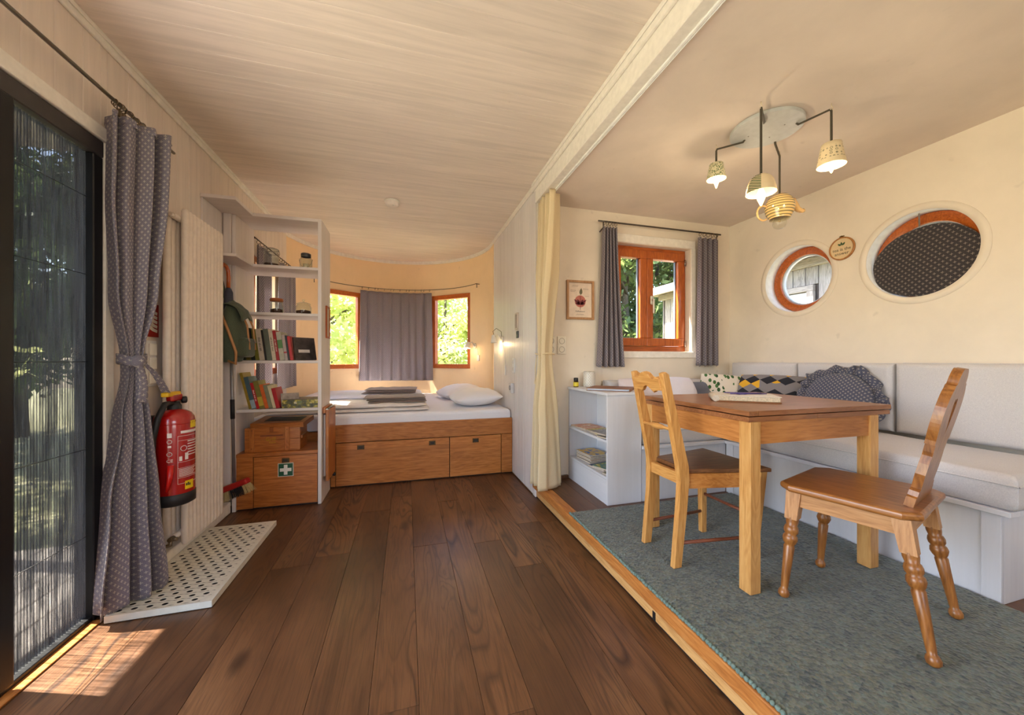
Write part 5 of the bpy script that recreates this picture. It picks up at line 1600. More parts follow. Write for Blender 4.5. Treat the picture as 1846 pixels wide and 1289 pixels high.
M_cush = fabric('ivory_bench_linen', (214, 210, 210), (198, 194, 196), weave=260, bump=.25)
def slab_cushion(nm, label, x0, x1, y0, y1, z0, z1, axis, seed, group, n=9, wr=.006):
    """box cushion: flat in the plane normal to axis"""
    t = thing(nm, label, 'cushion', ((x0 + x1) / 2, (y0 + y1) / 2, z0), 0, group)
    c = Vector(((x0 + x1) / 2, (y0 + y1) / 2, (z0 + z1) / 2))
    if axis == 'z': w, h, th, B = x1 - x0, y1 - y0, z1 - z0, basis(c, (1, 0, 0), (0, 1, 0), (0, 0, 1))
    elif axis == 'x': w, h, th, B = y1 - y0, z1 - z0, x1 - x0, basis(c, (0, 1, 0), (0, 0, 1), (1, 0, 0))
    else: w, h, th, B = x1 - x0, z1 - z0, y1 - y0, basis(c, (1, 0, 0), (0, 0, 1), (0, 1, 0))
    mb = MB(); off = Vector((seed * 5.3, 1, 2))
    ax, bx_ = .028 / (w / 2), .028 / (h / 2)
    def edge(a, e):      # rounded shoulder near the border
        q = (abs(a) - (1 - e)) / e
        return 1.0 if q <= 0 else math.sqrt(max(0, 1 - q * q))
    for sg in (1, -1):
        def fn(u, v_, sg=sg):
            a, b = math.sin((u - .5) * PI), math.sin((v_ - .5) * PI)
            k = .45 + .55 * min(edge(a, ax), edge(b, bx_)) if (abs(a) < .9999 and abs(b) < .9999) else .45
            puff = .012 * (1 - a * a) * (1 - b * b)
            p = Vector((a * w / 2, b * h / 2, 0))
            nz = noise.noise(p * 5 + off) * wr + noise.noise(p * 14 + off) * wr * .4
            p.z = sg * (th / 2 * k) + (sg * puff + nz) * (1 if k > .5 else 0) * (.9 if sg > 0 or axis != 'z' else 0)
            return p
        mb.grid(fn, 40, 30)
    # side band
    per = []
    N = 40
    rim = [Vector((a * w / 2, b * h / 2, 0)) for a, b in [(math.sin((i / N - .5) * PI), -1) for i in range(N)] + [(1, math.sin((i / N - .5) * PI)) for i in range(N)] + [(-math.sin((i / N - .5) * PI), 1) for i in range(N)] + [(-1, -math.sin((i / N - .5) * PI)) for i in range(N)]]
    m_ = len(rim)
    va = [mb.bm.verts.new((p.x, p.y, th / 2 * .45)) for p in rim]; vb = [mb.bm.verts.new((p.x, p.y, -th / 2 * .45)) for p in rim]
    for i in range(m_):
        j = (i + 1) % m_
        f = mb.bm.faces.new([va[i], va[j], vb[j], vb[i]]); f.smooth = True
    part('cushion_cover', mb.xf(B), M_cush, t, weld=.0006)
    pp = [B @ Vector((p.x * 1.004, p.y * 1.004, th / 2 * .45)) for p in rim]
    part('piping', MB().tube(pp + [pp[0]], .0035, 5, caps=False), M_cush, t)
    return t
slab_cushion('seat_cushion', 'long ivory seat cushion on the bench below the round windows', 2.352, 2.945, .862, 2.285, .529, .678, 'z', 1, 'bench seat cushions')
slab_cushion('seat_cushion', 'ivory seat cushion on the rear bench under the casement window', 1.632, 2.80, 2.292, 2.915, .529, .668, 'z', 2, 'bench seat cushions')
GB = 'bench back cushions'
slab_cushion('back_cushion', 'ivory back cushion in the bench corner below the first round window', 2.948, XR - .006, 2.190, 2.790, .69, 1.120, 'x', 3, GB)
slab_cushion('back_cushion', 'ivory back cushion behind the ruffled round pillow', 2.948, XR - .006, 1.582, 2.180, .69, 1.122, 'x', 4, GB)
slab_cushion('back_cushion', 'wide ivory back cushion behind the heart-cut chair', 2.948, XR - .006, .72, 1.572, .69, 1.125, 'x', 5, GB)
slab_cushion('low_back_cushion', 'low pinkish back cushion along the rear bay wall', 1.66, 2.66, 2.80, YB - .006, .672, .965, 'y', 6, GB)

# throw pillows -------------------------------------------------------------------------------
def throw(nm, label, c, w, h, t, face, mat, seed, roll=0.0, n=2.2, wr=.012):
    """upright pillow whose front looks along `face` (tilted a little upwards)"""
    f = Vector(face).normalized(); x_ = Vector((0, 0, 1)).cross(f).normalized(); y_ = f.cross(x_)
    B = basis(c, x_, y_, f) @ RZ(roll)
    o = thing(nm, label, 'pillow', (c[0], c[1], c[2] - h / 2))
    ob = part('pillow_cover', pillow_mb(w, h, t, B, n, 24, wr, seed), mat, o)
    return o, B
M_wpil = fabric('white_pillow_cotton', (232, 228, 236), (220, 216, 226), weave=400)
M_gpil = fabric('blue_grey_felt', (112, 116, 130), (96, 100, 114), weave=300)
throw('throw_pillow', 'crumpled pinkish white pillow on the rear bench behind the brown folder', (1.90, 2.62, .865), .46, .28, .20, (-.1, -1, .45), fabric('pinkish_pillow', (228, 216, 218)), 1, wr=.03)
throw('throw_pillow', 'plain white pillow seen between the posts of the ladder chair', (2.15, 2.60, .868), .42, .28, .20, (-.05, -1, .45), M_wpil, 2, wr=.025)
throw('throw_pillow', 'small blue-grey pillow on the rear bench', (2.48, 2.72, .83), .36, .24, .13, (-.05, -1, .25), M_gpil, 3)
ml = NT('green_leaf_print')
tc = ml.n('ShaderNodeTexCoord'); mpg = ml.n('ShaderNodeMapping'); mpg.inputs['Scale'].default_value = (26, 18, 1); ml.l(tc.outputs['UV'], mpg.inputs[0])
vo = ml.n('ShaderNodeTexVoronoi'); vo.inputs['Scale'].default_value = 1.0; vo.voronoi_dimensions = '2D'; ml.l(mpg.outputs[0], vo.inputs['Vector'])
nz = ml.noise(mpg.outputs[0], .35, 2)
leaf = ml.math('MULTIPLY', ml.math('LESS_THAN', vo.outputs['Distance'], .33), ml.math('GREATER_THAN', nz, .47))
sp2 = ml.n('ShaderNodeSeparateColor'); ml.l(vo.outputs['Color'], sp2.inputs[0])
ml.base(ml.mix(leaf, srgb(222, 212, 196), ml.ramp(sp2.outputs[0], [(.2, srgb(28, 62, 34)), (.7, srgb(70, 110, 60))])))
ml.set(Roughness=.9)
throw('throw_pillow', 'cream pillow printed with green leaves in the bench corner', (2.74, 2.66, .86), .40, .31, .13, (-.55, -1, .25), ml.mat, 4, -.08)
mz = NT('yellow_black_zigzag')
tc = mz.n('ShaderNodeTexCoord'); sp3 = mz.n('ShaderNodeSeparateXYZ'); mz.l(tc.outputs['UV'], sp3.inputs[0])
U = mz.math('DIVIDE', sp3.outputs[0], .13); V = mz.math('DIVIDE', sp3.outputs[1], .075)
p_ = mz.math('ADD', U, V); q_ = mz.math('SUBTRACT', U, V)
ip = mz.math('FLOOR', p_); iq = mz.math('FLOOR', q_)
k3 = mz.math('MODULO', mz.math('ADD', mz.math('ADD', ip, mz.math('MULTIPLY', iq, 2.0)), 300.0), 3.0)
big = mz.math('GREATER_THAN', mz.noise(tc.outputs['UV'], 4.0, 1), .44)
c_a = mz.mix(mz.math('LESS_THAN', k3, .5), srgb(128, 122, 122), srgb(30, 30, 38))
yb_ = mz.mix(big, srgb(128, 122, 122), srgb(222, 168, 40))
cc = mz.mix(mz.math('GREATER_THAN', k3, 1.5), c_a, yb_)
mz.base(cc); mz.set(Roughness=.9)
throw('throw_pillow', 'yellow black and grey diamond pattern pillow leaning on the bench back', (2.85, 2.315, .862), .52, .33, .14, (-1, -.22, .25), mz.mat, 5)
# ruffled round pillow
f = Vector((-1, -.18, .30)).normalized(); x_ = Vector((0, 0, 1)).cross(f).normalized(); y_ = f.cross(x_)
c = Vector((2.835, 1.815, .868))
B = basis(c, x_, y_, f)
rp = thing('ruffled_pillow', 'round blue patterned pillow with a gathered ruffle', 'pillow', (2.84, 1.815, .68))
mb = MB()
for sg in (1, -1):
    mb.grid(lambda u, v_, sg=sg: B @ Vector((.195 * math.sin(v_ * PI / 2) * math.cos(2 * PI * u), .195 * math.sin(v_ * PI / 2) * math.sin(2 * PI * u), sg * (.075 * math.cos(v_ * PI / 2) ** .8 + .006 * noise.noise(Vector((6 * v_ * math.cos(6.28 * u), 6 * v_ * math.sin(6.28 * u), sg)))))), 40, 14, closed_u=True,
            uvf=lambda u, v_: (.195 * math.sin(v_ * PI / 2) * math.cos(2 * PI * u), .195 * math.sin(v_ * PI / 2) * math.sin(2 * PI * u)))
part('pillow_cover', mb, cross_fabric('blue_cross_pillow', True, .026, (104, 106, 124), (82, 84, 104)), rp, weld=.0003)
def ruf(u, v_):
    a = 2 * PI * u
    rr_ = .190 + .062 * v_ + .008 * v_ * math.sin(11 * a + 1) + .010 * v_ * math.sin(5 * a + 2)
    return B @ Vector((rr_ * math.cos(a + .03 * v_ * math.sin(17 * a)), rr_ * math.sin(a + .03 * v_ * math.sin(17 * a)), .020 * math.sqrt(v_) * math.sin(19 * a + 1.5 * math.sin(5 * a)) + .012 * v_ * math.sin(8 * a) + .014 * math.sin(v_ * PI)))
part('ruffle', MB().grid(ruf, 300, 6, closed_u=True, uvf=lambda u, v_: (u * 1.8, v_ * .06)), cross_fabric('blue_cross_pillow', True, .026, (104, 106, 124), (82, 84, 104)), rp, solid=.002)

# white open bookcase at the platform edge ---------------------------------------------------------
bc = thing('low_bookcase', 'low white open bookcase at the end of the rear bench', 'bookcase', (1.48, 2.6, ZP))
M_bcx = whitewash('white_bookcase_board', (220, 221, 227), 'x', .15, .5)
M_bcz = whitewash('white_bookcase_board', (220, 221, 227), 'z', .15, .5)
M_bcy = whitewash('white_bookcase_board', (220, 221, 227), 'y', .15, .5)
part('top_board', MB().box(1.335, 1.625, 2.278, YB - .002, .897, .917, .002), M_bcy, bc)
part('side_panel', MB().box(1.344, 1.618, 2.286, 2.304, ZP + .0006, .8965, .001), M_bcz, bc)
part('side_panel', MB().box(1.344, 1.618, 2.909, YB - .002, ZP + .0006, .8965, .001), M_bcz, bc)
part('back_panel', MB().box(1.606, 1.618, 2.3045, 2.9085, ZP + .0006, .8965, .001), M_bcz, bc)
part('shelf_board', MB().box(1.346, 1.6055, 2.3045, 2.9085, .562, .580, .001), M_bcy, bc)
part('shelf_board', MB().box(1.346, 1.6055, 2.3045, 2.9085, .306, .324, .001), M_bcy, bc)
part('plinth_board', MB().box(1.346, 1.362, 2.3045, 2.9085, ZP + .0006, .3055, .001), M_bcy, bc)

MAGC = 0
def mag(label, x, y, z, w, h, t, rz, col, col2, group='magazines in the low bookcase'):
    global MAGC; MAGC += 1
    m = NT('magazine_cover_%d' % MAGC)
    v = m.coords()
    n_ = m.noise(v, 22, 3, .6)
    m.base(m.ramp(n_, [(.42, srgb(col)), (.52, srgb(col)), (.56, srgb(col2)), (.66, srgb(col2)), (.72, srgb(226, 220, 206))]))
    m.set(Roughness=.3)
    o = thing('magazine', label, 'magazine', (x, y, z + .0005), rz, group)
    part('cover', MB().box(-w / 2, w / 2, -h / 2, h / 2, t - .001, t), m.mat, o, local=True)
    part('page_block', MB().box(-w / 2 + .001, w / 2 - .001, -h / 2 + .001, h / 2 - .001, 0, t - .0011), flat('magazine_pages', (196, 184, 168), .6, var=.3, vscale=300), o, local=True)
mag('orange magazine at the far end of the upper bookcase shelf', 1.46, 2.80, .580, .19, .22, .012, .12, (206, 116, 40), (230, 196, 150))
mag('yellow and white magazine in the middle of the upper bookcase shelf', 1.48, 2.585, .580, .20, .22, .010, -.1, (222, 200, 60), (120, 100, 80))
mag('grey landscape magazine on the upper bookcase shelf', 1.475, 2.50, .5905, .20, .19, .010, .15, (150, 138, 128), (96, 84, 70))
mag('dark brown magazine at the near end of the upper bookcase shelf', 1.455, 2.395, .580, .18, .15, .008, .3, (86, 76, 64), (130, 120, 104))
for k, (c1_, c2_, lb) in enumerate((((120, 90, 60), (60, 60, 80), 'bottom magazine of the pile on the lower bookcase shelf'), ((90, 70, 110), (190, 120, 60), 'second lowest magazine of the pile on the lower bookcase shelf'), ((160, 120, 60), (70, 60, 50), 'middle magazine of the pile on the lower bookcase shelf'), ((70, 60, 60), (170, 90, 40), 'second highest magazine of the pile on the lower bookcase shelf'), ((232, 182, 24), (60, 90, 160), 'yellow comic magazine topping the pile on the lower bookcase shelf'))):
    mag(lb, 1.47 + .004 * (k % 2), 2.745, .324 + k * .0135, .17, .21, .0125, .08 + .03 * (k % 2), c1_, c2_)
mag('blue magazine in front of the yellow pile', 1.475, 2.53, .324, .21, .17, .012, .25, (44, 66, 120), (110, 130, 150))
mag('teal green magazine on the lower bookcase shelf', 1.475, 2.49, .3365, .20, .15, .010, .35, (72, 134, 122), (200, 190, 60))
mag('small red booklet at the near end of the lower bookcase shelf', 1.44, 2.36, .324, .15, .08, .010, .2, (160, 50, 66), (90, 110, 60))

# things on the bookcase
bt = thing('oil_bottle', 'small fragrance oil bottle with black cap and yellow label', 'bottle', (1.372, 2.84, .917))
part('glass_bottle', MB().lathe([(0, .0006), (.020, .001), (.022, .006), (.022, .045), (.016, .05), (0, .05)], (1.372, 2.84, .917), n=20), flat('amber_glass', (70, 42, 16), .15), bt)
part('cap', MB().lathe([(.018, .0505), (.019, .052), (.019, .076), (.015, .079), (0, .079)], (1.372, 2.84, .917), n=20), M_blk, bt)
part('label', MB().lathe([(.0224, .008), (.0224, .042)], (1.372, 2.84, .917), n=24), flat('yellow_label', (214, 196, 50), .4), bt)
df = thing('aroma_diffuser', 'white ceramic aroma lamp with lattice pattern', 'lamp', (1.485, 2.82, .917))
md = NT('lattice_ceramic')
tc = md.n('ShaderNodeTexCoord'); sx = md.n('ShaderNodeSeparateXYZ'); md.l(tc.outputs['Object'], sx.inputs[0])
an = md.math('MULTIPLY', md.math('ARCTAN2', sx.outputs[1], sx.outputs[0]), 3.5)
zz_ = md.math('MULTIPLY', sx.outputs[2], 42.0)
fa_ = md.math('ABSOLUTE', md.math('SUBTRACT', md.math('FRACT', md.math('ADD', an, zz_)), .5)); fb_ = md.math('ABSOLUTE', md.math('SUBTRACT', md.math('FRACT', md.math('SUBTRACT', an, zz_)), .5))
lat = md.math('MAXIMUM', md.math('LESS_THAN', fa_, .12), md.math('LESS_THAN', fb_, .12))
md.base(md.mix(lat, srgb(186, 180, 170), srgb(240, 236, 228))); md.set(Roughness=.35)
part('ceramic_shade', MB().lathe([(0, .001), (.048, .001), (.052, .012), (.050, .10), (.048, .128), (.042, .132), (.041, .127), (0, .12)], (1.485, 2.82, .917), n=32), md.mat, df)
part('cord', MB().tube([(1.53, 2.80, .921), (1.565, 2.76, .920), (1.585, 2.80, .920), (1.56, 2.86, .920), (1.52, 2.875, .921)], .0022, 5).tube([(1.44, 2.80, .921), (1.42, 2.77, .920), (1.405, 2.81, .920), (1.40, 2.86, .925)], .0022, 5), M_white, df)
fo = thing('brown_folder', 'brown leather folder lying on the low bookcase', 'folder', (1.50, 2.50, .9175), -.72)
part('page_block', MB().box(-.150, .150, -.125, .125, .004, .016), flat('folder_pages', (196, 204, 218), .6), fo, local=True)
part('cover', MB().box(-.158, .158, -.135, .135, .0165, .0205, .001).box(-.158, .158, -.135, .135, .0, .0035, .001).box(.1535, .158, -.135, .135, .0036, .0164), flat('folder_leather', (134, 82, 44), .45), fo, local=True)

# casement window curtains -------------------------------------------------------------------
YC = YB - .062
rr1 = thing('bay_curtain_rod', 'iron curtain rod over the bay casement window', 'curtain rod', (2.25, YC, 2.36))
part('rod', MB().tube([(1.598, YC, 2.352), (2.912, YC, 2.352)], .0075, 8), M_iron, rr1)
for xx in (1.645, 2.865): part('wall_bracket', MB().tube([(xx, YC, 2.35), (xx, YC, 2.30), (xx, YB - .001, 2.28)], .005, 6), M_iron, rr1)
def bay_curtain(label, xt0, xt1, xb0, xb1, nf, seed):
    rr_ = random.Random(seed); ph = [rr_.uniform(0, 6) for _ in range(4)]
    t = thing('bay_curtain', label, 'curtain', ((xb0 + xb1) / 2, YC, 1.085))
    def fn(u, v_):
        x0_ = xt0 + (xb0 - xt0) * v_ ** 1.3; x1_ = xt1 + (xb1 - xt1) * v_ ** 1.3
        f = (.020 + .008 * v_) * (math.sin(2 * PI * nf * u + ph[0]) + .25 * math.sin(2 * PI * nf * 2 * u + ph[1]))
        return Vector((x0_ + (x1_ - x0_) * u + .006 * math.cos(2 * PI * nf * u), YC + f, 2.305 + (1.088 - 2.305) * v_ + .006 * math.sin(2 * PI * nf * u + ph[2]) * v_))
    part('cloth', MB().grid(fn, 90, 30, uvf=lambda u, v_: (u * .62, (1 - v_) * 1.22)), M_blue_s, t, solid=.002)
    for k in range(5):
        xx = xt0 + (xt1 - xt0) * (k + .5) / 5
        part('curtain_ring', ring(MB(), (xx, YC, 2.338), .019, .0026, (1, .2 * (k % 3 - 1), 0)), M_ring, t)
bay_curtain('blue patterned curtain left of the bay casement window', 1.640, 1.785, 1.585, 1.865, 5, 3)
bay_curtain('blue patterned curtain right of the bay casement window', 2.650, 2.885, 2.630, 2.895, 4, 9)

# cream curtain at the opening -------------------------------------------------------------------
cc_ = thing('cream_curtain', 'cream cotton curtain tied back at the edge of the bay', 'curtain', (1.10, 2.76, ZP))
mcr = NT('cream_cotton'); v = mcr.coords(); w_ = mcr.noise(v, 420, 2)
cA = mcr.ramp(w_, [(.3, srgb(236, 218, 178)), (.7, srgb(248, 234, 200))]); mcr.base(cA); mcr.set(Roughness=.9)
tl = mcr.n('ShaderNodeBsdfTranslucent'); mcr.l(cA, tl.inputs[0]); mx = mcr.n('ShaderNodeMixShader'); mx.inputs[0].default_value = .3
mcr.l(mcr.p.outputs[0], mx.inputs[1]); mcr.l(tl.outputs[0], mx.inputs[2]); mcr.l(mx.outputs[0], mcr.out.inputs[0])
part('cloth', tied_curtain((1.088, 2.895), (1.088, 2.60), 2.438, ZP + .012, 1.2,
     [(0, 1.0), (.25, .95), (.40, .62), (.53, .42), (.56, .42), (.66, .62), (.85, .85), (1, .9)], ([(0, 0), (.55, -.01), (1, .0)], [(0, 0), (.55, .06), (1, .05)]),
     4.5, [(0, .050), (.3, .062), (.52, .046), (.56, .046), (.75, .085), (1, .105)], 1.4, seed=12, nu=130), mcr.mat, cc_, solid=.002)
part('tie_cord', MB().tube([(1.078 + .075 * math.cos(a), 2.808 + .085 * math.sin(a), 1.195 + .004 * math.sin(3 * a)) for a in [2 * PI * k / 24 for k in range(25)]], .0045, 6, caps=False), mcr.mat, cc_)
part('tie_tassel', MB().tube([(1.03, 2.86, 1.19), (1.018, 2.868, 1.08), (1.02, 2.868, .98)], .0035, 6).lathe([(.003, .985), (.010, .975), (.010, .95), (.004, .945)], (1.02, 2.868, 0), n=10), mcr.mat, cc_)

# picture, sockets ------------------------------------------------------------------------------------
pc = thing('botanical_print', 'framed botanical print with pink disc on the bay rear wall', 'picture', (1.45, YB - .01, 1.66))
def bx(nm, x0, x1, z0, z1, y0, y1, m, p=pc): return part(nm, MB().box(x0, x1, YB - y1, YB - y0, z0, z1), m, p)
M_pfr = wood('oak_picture_frame', (150, 104, 66), (182, 136, 94), (200, 160, 118), 'z', rough=.5)
bx('frame_border', 1.322, 1.340, 1.497, 1.834, .0008, .022, M_pfr); bx('frame_border', 1.562, 1.580, 1.497, 1.834, .0008, .022, M_pfr)
bx('frame_border', 1.3405, 1.5615, 1.497, 1.515, .0008, .022, M_pfr); bx('frame_border', 1.3405, 1.5615, 1.816, 1.834, .0008, .022, M_pfr)
pp = bx('print_paper', 1.3405, 1.5615, 1.5155, 1.8155, .002, .008, flat('print_paper', (226, 208, 190), .8))
BP = lambda x_, z_, d_=.0085: basis((x_, YB - d_, z_), (1, 0, 0), (0, 0, 1), (0, -1, 0))
part('pink_disc', MB().prism([(.052 * math.cos(2 * PI * k / 40), .052 * math.sin(2 * PI * k / 40)) for k in range(40)], 0, .0003, BP(1.452, 1.655)), flat('print_pink', (188, 112, 100), .8), pp)
M_pl = flat('print_plum', (104, 44, 52), .8); M_pg = flat('print_green_grey', (110, 104, 84), .8)
def leaf2(x_, z_, L, w, a, m, d_=.009):
    return part('printed_leaf', MB().prism([(0, 0), (w * .6, L * .3), (w * .5, L * .65), (0, L), (-w * .5, L * .65), (-w * .6, L * .3)], 0, .0003, BP(x_, z_, d_) @ RZ(a)), m, pp)
leaf2(1.455, 1.710, .062, .024, -.12, M_pg)
for a, L in ((.95, .075), (-.95, .075), (.55, .055), (-.55, .055), (1.35, .05), (-1.35, .05)):
    leaf2(1.452, 1.628, L, .018, a, M_pl)
part('printed_stem', MB().box(-.002, .002, -.045, .07, 0, .0003).xf(BP(1.452, 1.628, .0092)), M_pl, pp)
part('print_title', text_mb('Kaffeebaum', .019, BP(1.452, 1.568), .0002), flat('print_ink', (44, 34, 34), .8), pp)
tn = MB()
for (x_, z_, w) in ((1.38, 1.79, .055), (1.37, 1.783, .06), (1.36, 1.75, .05), (1.355, 1.743, .055), (1.36, 1.736, .04), (1.48, 1.765, .05), (1.475, 1.758, .055), (1.495, 1.70, .04), (1.42, 1.543, .065), (1.41, 1.537, .08)):
    tn.box(x_, x_ + w, YB - .0088, YB - .0082, z_, z_ + .0022)
part('print_caption_lines', tn, flat('print_faint_ink', (168, 146, 132), .8), pp, kind='stuff')

def socket2(label, x_, z_):
    t = thing('wall_socket', label, 'socket', (x_, YB, z_))
    part('plate', MB().box(x_ - .040, x_ + .040, YB - .012, YB - .0006, z_ - .076, z_ + .076, .004, 2), flat('socket_cream', (232, 224, 208), .35), t)
    for dz in (-.036, .036):
        i_ = part('socket_insert', MB().lathe([(.027, .0005), (.026, .003), (.022, .003), (.020, -.006), (0, -.006)], (x_, YB - .0122, z_ + dz), (0, -1, 0), 20), flat('socket_well', (196, 186, 170), .4), t)
        for dx in (-.009, .009): part('pin_hole', MB().lathe([(.003, .0008), (0, .0008)], (x_ + dx, YB - .0075, z_ + dz), (0, -1, 0), 8), M_blk, i_)
socket2('cream double wall socket left of the bay curtain', 1.278, 1.272)
socket2('cream double wall socket half hidden by the cream curtain', 1.180, 1.272)

# embroidery hoop ----------------------------------------------------------------------------------------
hp = thing('embroidery_hoop', 'small round embroidery hoop with tea lettering between the round windows', 'wall decoration', (XR, 1.94, 1.965))
HB = basis((XR - .0015, 1.94, 1.964), (0, -1, 0), (0, 0, 1), (-1, 0, 0))
part('hoop_ring', MB().lathe([(.074, .0), (.083, .0), (.084, .006), (.082, .014), (.075, .015), (.074, .012), (.074, 0)], (XR - .0012, 1.94, 1.964), (-1, 0, 0), 40), wood('hoop_wood', (140, 88, 40), (176, 118, 62), (196, 140, 84), 'z'), hp)
cl = part('hoop_cloth', MB().lathe([(0, .009), (.074, .009)], (XR - .0012, 1.94, 1.964), (-1, 0, 0), 40, sm=False), fabric('hoop_linen', (226, 200, 158), weave=300), hp)
part('hoop_screw', MB().tube([HB @ Vector((-.014, .089, .008)), HB @ Vector((.016, .089, .008))], .004, 8).box(-.006, .006, .080, .094, .004, .012, M=HB), flat('brass_screw', (112, 82, 40), .4, .8), hp)
M_thr = flat('dark_thread', (52, 46, 38), .9)
part('stitched_words', text_mb('tea is the', .032, HB @ TR(0, -.006, .0086), .0005), M_thr, cl)
part('stitched_words', text_mb('answer', .032, HB @ TR(0, -.036, .0086), .0005), M_thr, cl)
for a, xo in ((.9, -.004), (-.7, .004), (0.1, 0)):
    part('stitched_leaf', MB().prism([(0, 0), (.007, .010), (.005, .02), (0, .028), (-.005, .02), (-.007, .010)], 0, .0006, HB @ TR(xo, .022, .0086) @ RZ(a)), flat('leaf_thread', (60, 84, 54), .9), cl)

# round cushion plug in the second round window
wy, wz = RWIN[1]
pg = thing('window_cushion', 'dark blue patterned round cushion plugging the nearer round window', 'cushion', (XR + .07, wy, wz - .25))
f = Vector((-1, 0, .10)).normalized(); x_ = Vector((0, 0, 1)).cross(f).normalized(); y_ = f.cross(x_)
B = basis((XR + .052, wy - .004, wz - .040), x_, y_, f)
M_plug = cross_fabric('blue_cross_plug', True, .034, (74, 68, 70), (58, 54, 58), (170, 158, 146))
mb = MB()
for sg in (1, -1):
    mb.grid(lambda u, v_, sg=sg: B @ Vector((.258 * math.sin(v_ * PI / 2) * math.cos(2 * PI * u) * (1 + .012 * math.sin(7 * 2 * PI * u)), .224 * math.sin(v_ * PI / 2) * math.sin(2 * PI * u) * (1 + .012 * math.cos(5 * 2 * PI * u)), sg * (.030 * max(0, math.cos(v_ * PI / 2)) ** .5 + .004 * noise.noise(Vector((5 * v_ * math.cos(6.28 * u), 5 * v_ * math.sin(6.28 * u), sg)))))), 44, 14, closed_u=True,
            uvf=lambda u, v_: (.258 * math.sin(v_ * PI / 2) * math.cos(2 * PI * u), .224 * math.sin(v_ * PI / 2) * math.sin(2 * PI * u)))
part('cushion_cover', mb, M_plug, pg, weld=.0003)
part('hanging_tab', MB().tube([(XR + .045, wy + .012, wz + .18), (XR + .040, wy + .010, wz + .225), (XR + .036, wy + .009, wz + .262)], .004, 6), M_plug, pg)
# ================================================================ TABLE, CHAIRS, PENDANT
RT = ZP + .0172                      # walking surface of the rug
M_tab = wood('beech_table_top', (118, 70, 40), (150, 97, 60), (170, 116, 76), 'x', rough=.36, coat=.1, varies=.05, bump=.06)
M_tab_y = wood('beech_table_top', (118, 70, 40), (150, 97, 60), (170, 116, 76), 'y', rough=.36, coat=.1, varies=.05, bump=.06)
M_leg = wood('beech_table_leg', (176, 120, 60), (206, 154, 90), (222, 176, 114), 'z', rough=.4, varies=.05, bump=.06)
M_apr_x = wood('beech_table_apron', (158, 96, 44), (190, 126, 66), (206, 146, 86), 'x', rough=.4, varies=.05, bump=.06)
M_apr_y = wood('beech_table_apron', (158, 96, 44), (190, 126, 66), (206, 146, 86), 'y', rough=.4, varies=.05, bump=.06)
tx0, tx1, ty0, ty1, tz = 1.390, 2.272, 1.222, 1.945, .930
tb_ = thing('dining_table', 'square beech draw-leaf dining table on the rug', 'table', (1.83, 1.58, RT))
nb = 6
for k in range(nb):
    a, b = ty0 + .0 + (ty1 - ty0) * k / nb, ty0 + (ty1 - ty0) * (k + 1) / nb
    part('top_board', MB().box(tx0 + .052, tx1, a, b, tz - .021, tz, .0), M_tab, tb_)
part('breadboard_end', MB().box(tx0, tx0 + .0515, ty0, ty1, tz - .021, tz, .001), M_tab_y, tb_)
part('draw_leaf', MB().box(tx0 + .002, tx0 + .40, ty0 + .004, ty1 - .004, tz - .047, tz - .0255, .001), M_tab, tb_)
part('draw_leaf', MB().box(tx0 + .4005, tx1, ty0 + .004, ty1 - .004, tz - .047, tz - .0255, .001), M_tab, tb_)
lx = (tx0 + .012, 2.135); ly = (ty0 + .004, ty1 - .062); ls = .057
for xx in lx:
    for yy in ly:
        part('leg', MB().box(xx, xx + ls, yy, yy + ls, RT, tz - .0475, .002), M_leg, tb_)
part('apron', MB().box(lx[0] + ls, lx[1], ty0 + .012, ty0 + .032, tz - .145, tz - .0475), M_apr_x, tb_)
part('apron', MB().box(lx[0] + ls, lx[1], ty1 - .032, ty1 - .012, tz - .145, tz - .0475), M_apr_x, tb_)
part('apron', MB().box(lx[0] + .004, lx[0] + .024, ly[0] + ls, ly[1], tz - .145, tz - .0475), M_apr_y, tb_)
part('apron', MB().box(lx[1] + ls - .024, lx[1] + ls - .004, ly[0] + ls, ly[1], tz - .145, tz - .0475), M_apr_y, tb_)

# guest book on the table
nbk = thing('guest_book', 'thick handmade guest book with cream cover on the table', 'book', (1.735, 1.545, tz + .0006), math.radians(-38))
M_paper = fabric('handmade_paper', (222, 212, 196), (206, 194, 176), weave=120)
part('page_block', MB().box(-.142, .13, -.095, .095, .0065, .028, .001), flat('rough_pages', (212, 196, 166), .8, var=.2, vscale=120), nbk, local=True)
part('front_cover', MB().box(-.150, .135, -.100, .100, .0285, .0325, .001), M_paper, nbk, local=True)
part('back_cover', MB().box(-.150, .135, -.100, .100, .0, .006, .001), flat('brown_back_cover', (140, 92, 52), .6), nbk, local=True)
part('rolled_spine', MB().tube([(-.152, -.10, .0165), (-.152, .10, .0165)], .0165, 12), M_paper, nbk, local=True)
pn = thing('purple_bow', 'purple felt ribbon and pen lying on the guest book', 'ribbon', (1.76, 1.56, tz + .0335), math.radians(-20))
M_pur = fabric('purple_felt', (84, 66, 132), (66, 52, 108), weave=200)
for (a, L) in ((.05, .10), (2.9, .11), (.55, .08), (-2.7, .07)):
    part('ribbon_loop', MB().prism([(0, -.006), (L * .4, -.014), (L, -.008), (L * .92, .0), (L, .010), (L * .4, .014), (0, .006)], 0, .004, TR(0, 0, .0004 + .004 * (a > 1)) @ RZ(a)), M_pur, pn, local=True)
part('pen', MB().tube([(-.10, -.028, .006), (.06, -.022, .006)], .0042, 8), flat('pen_purple', (72, 58, 120), .3), pn, local=True)

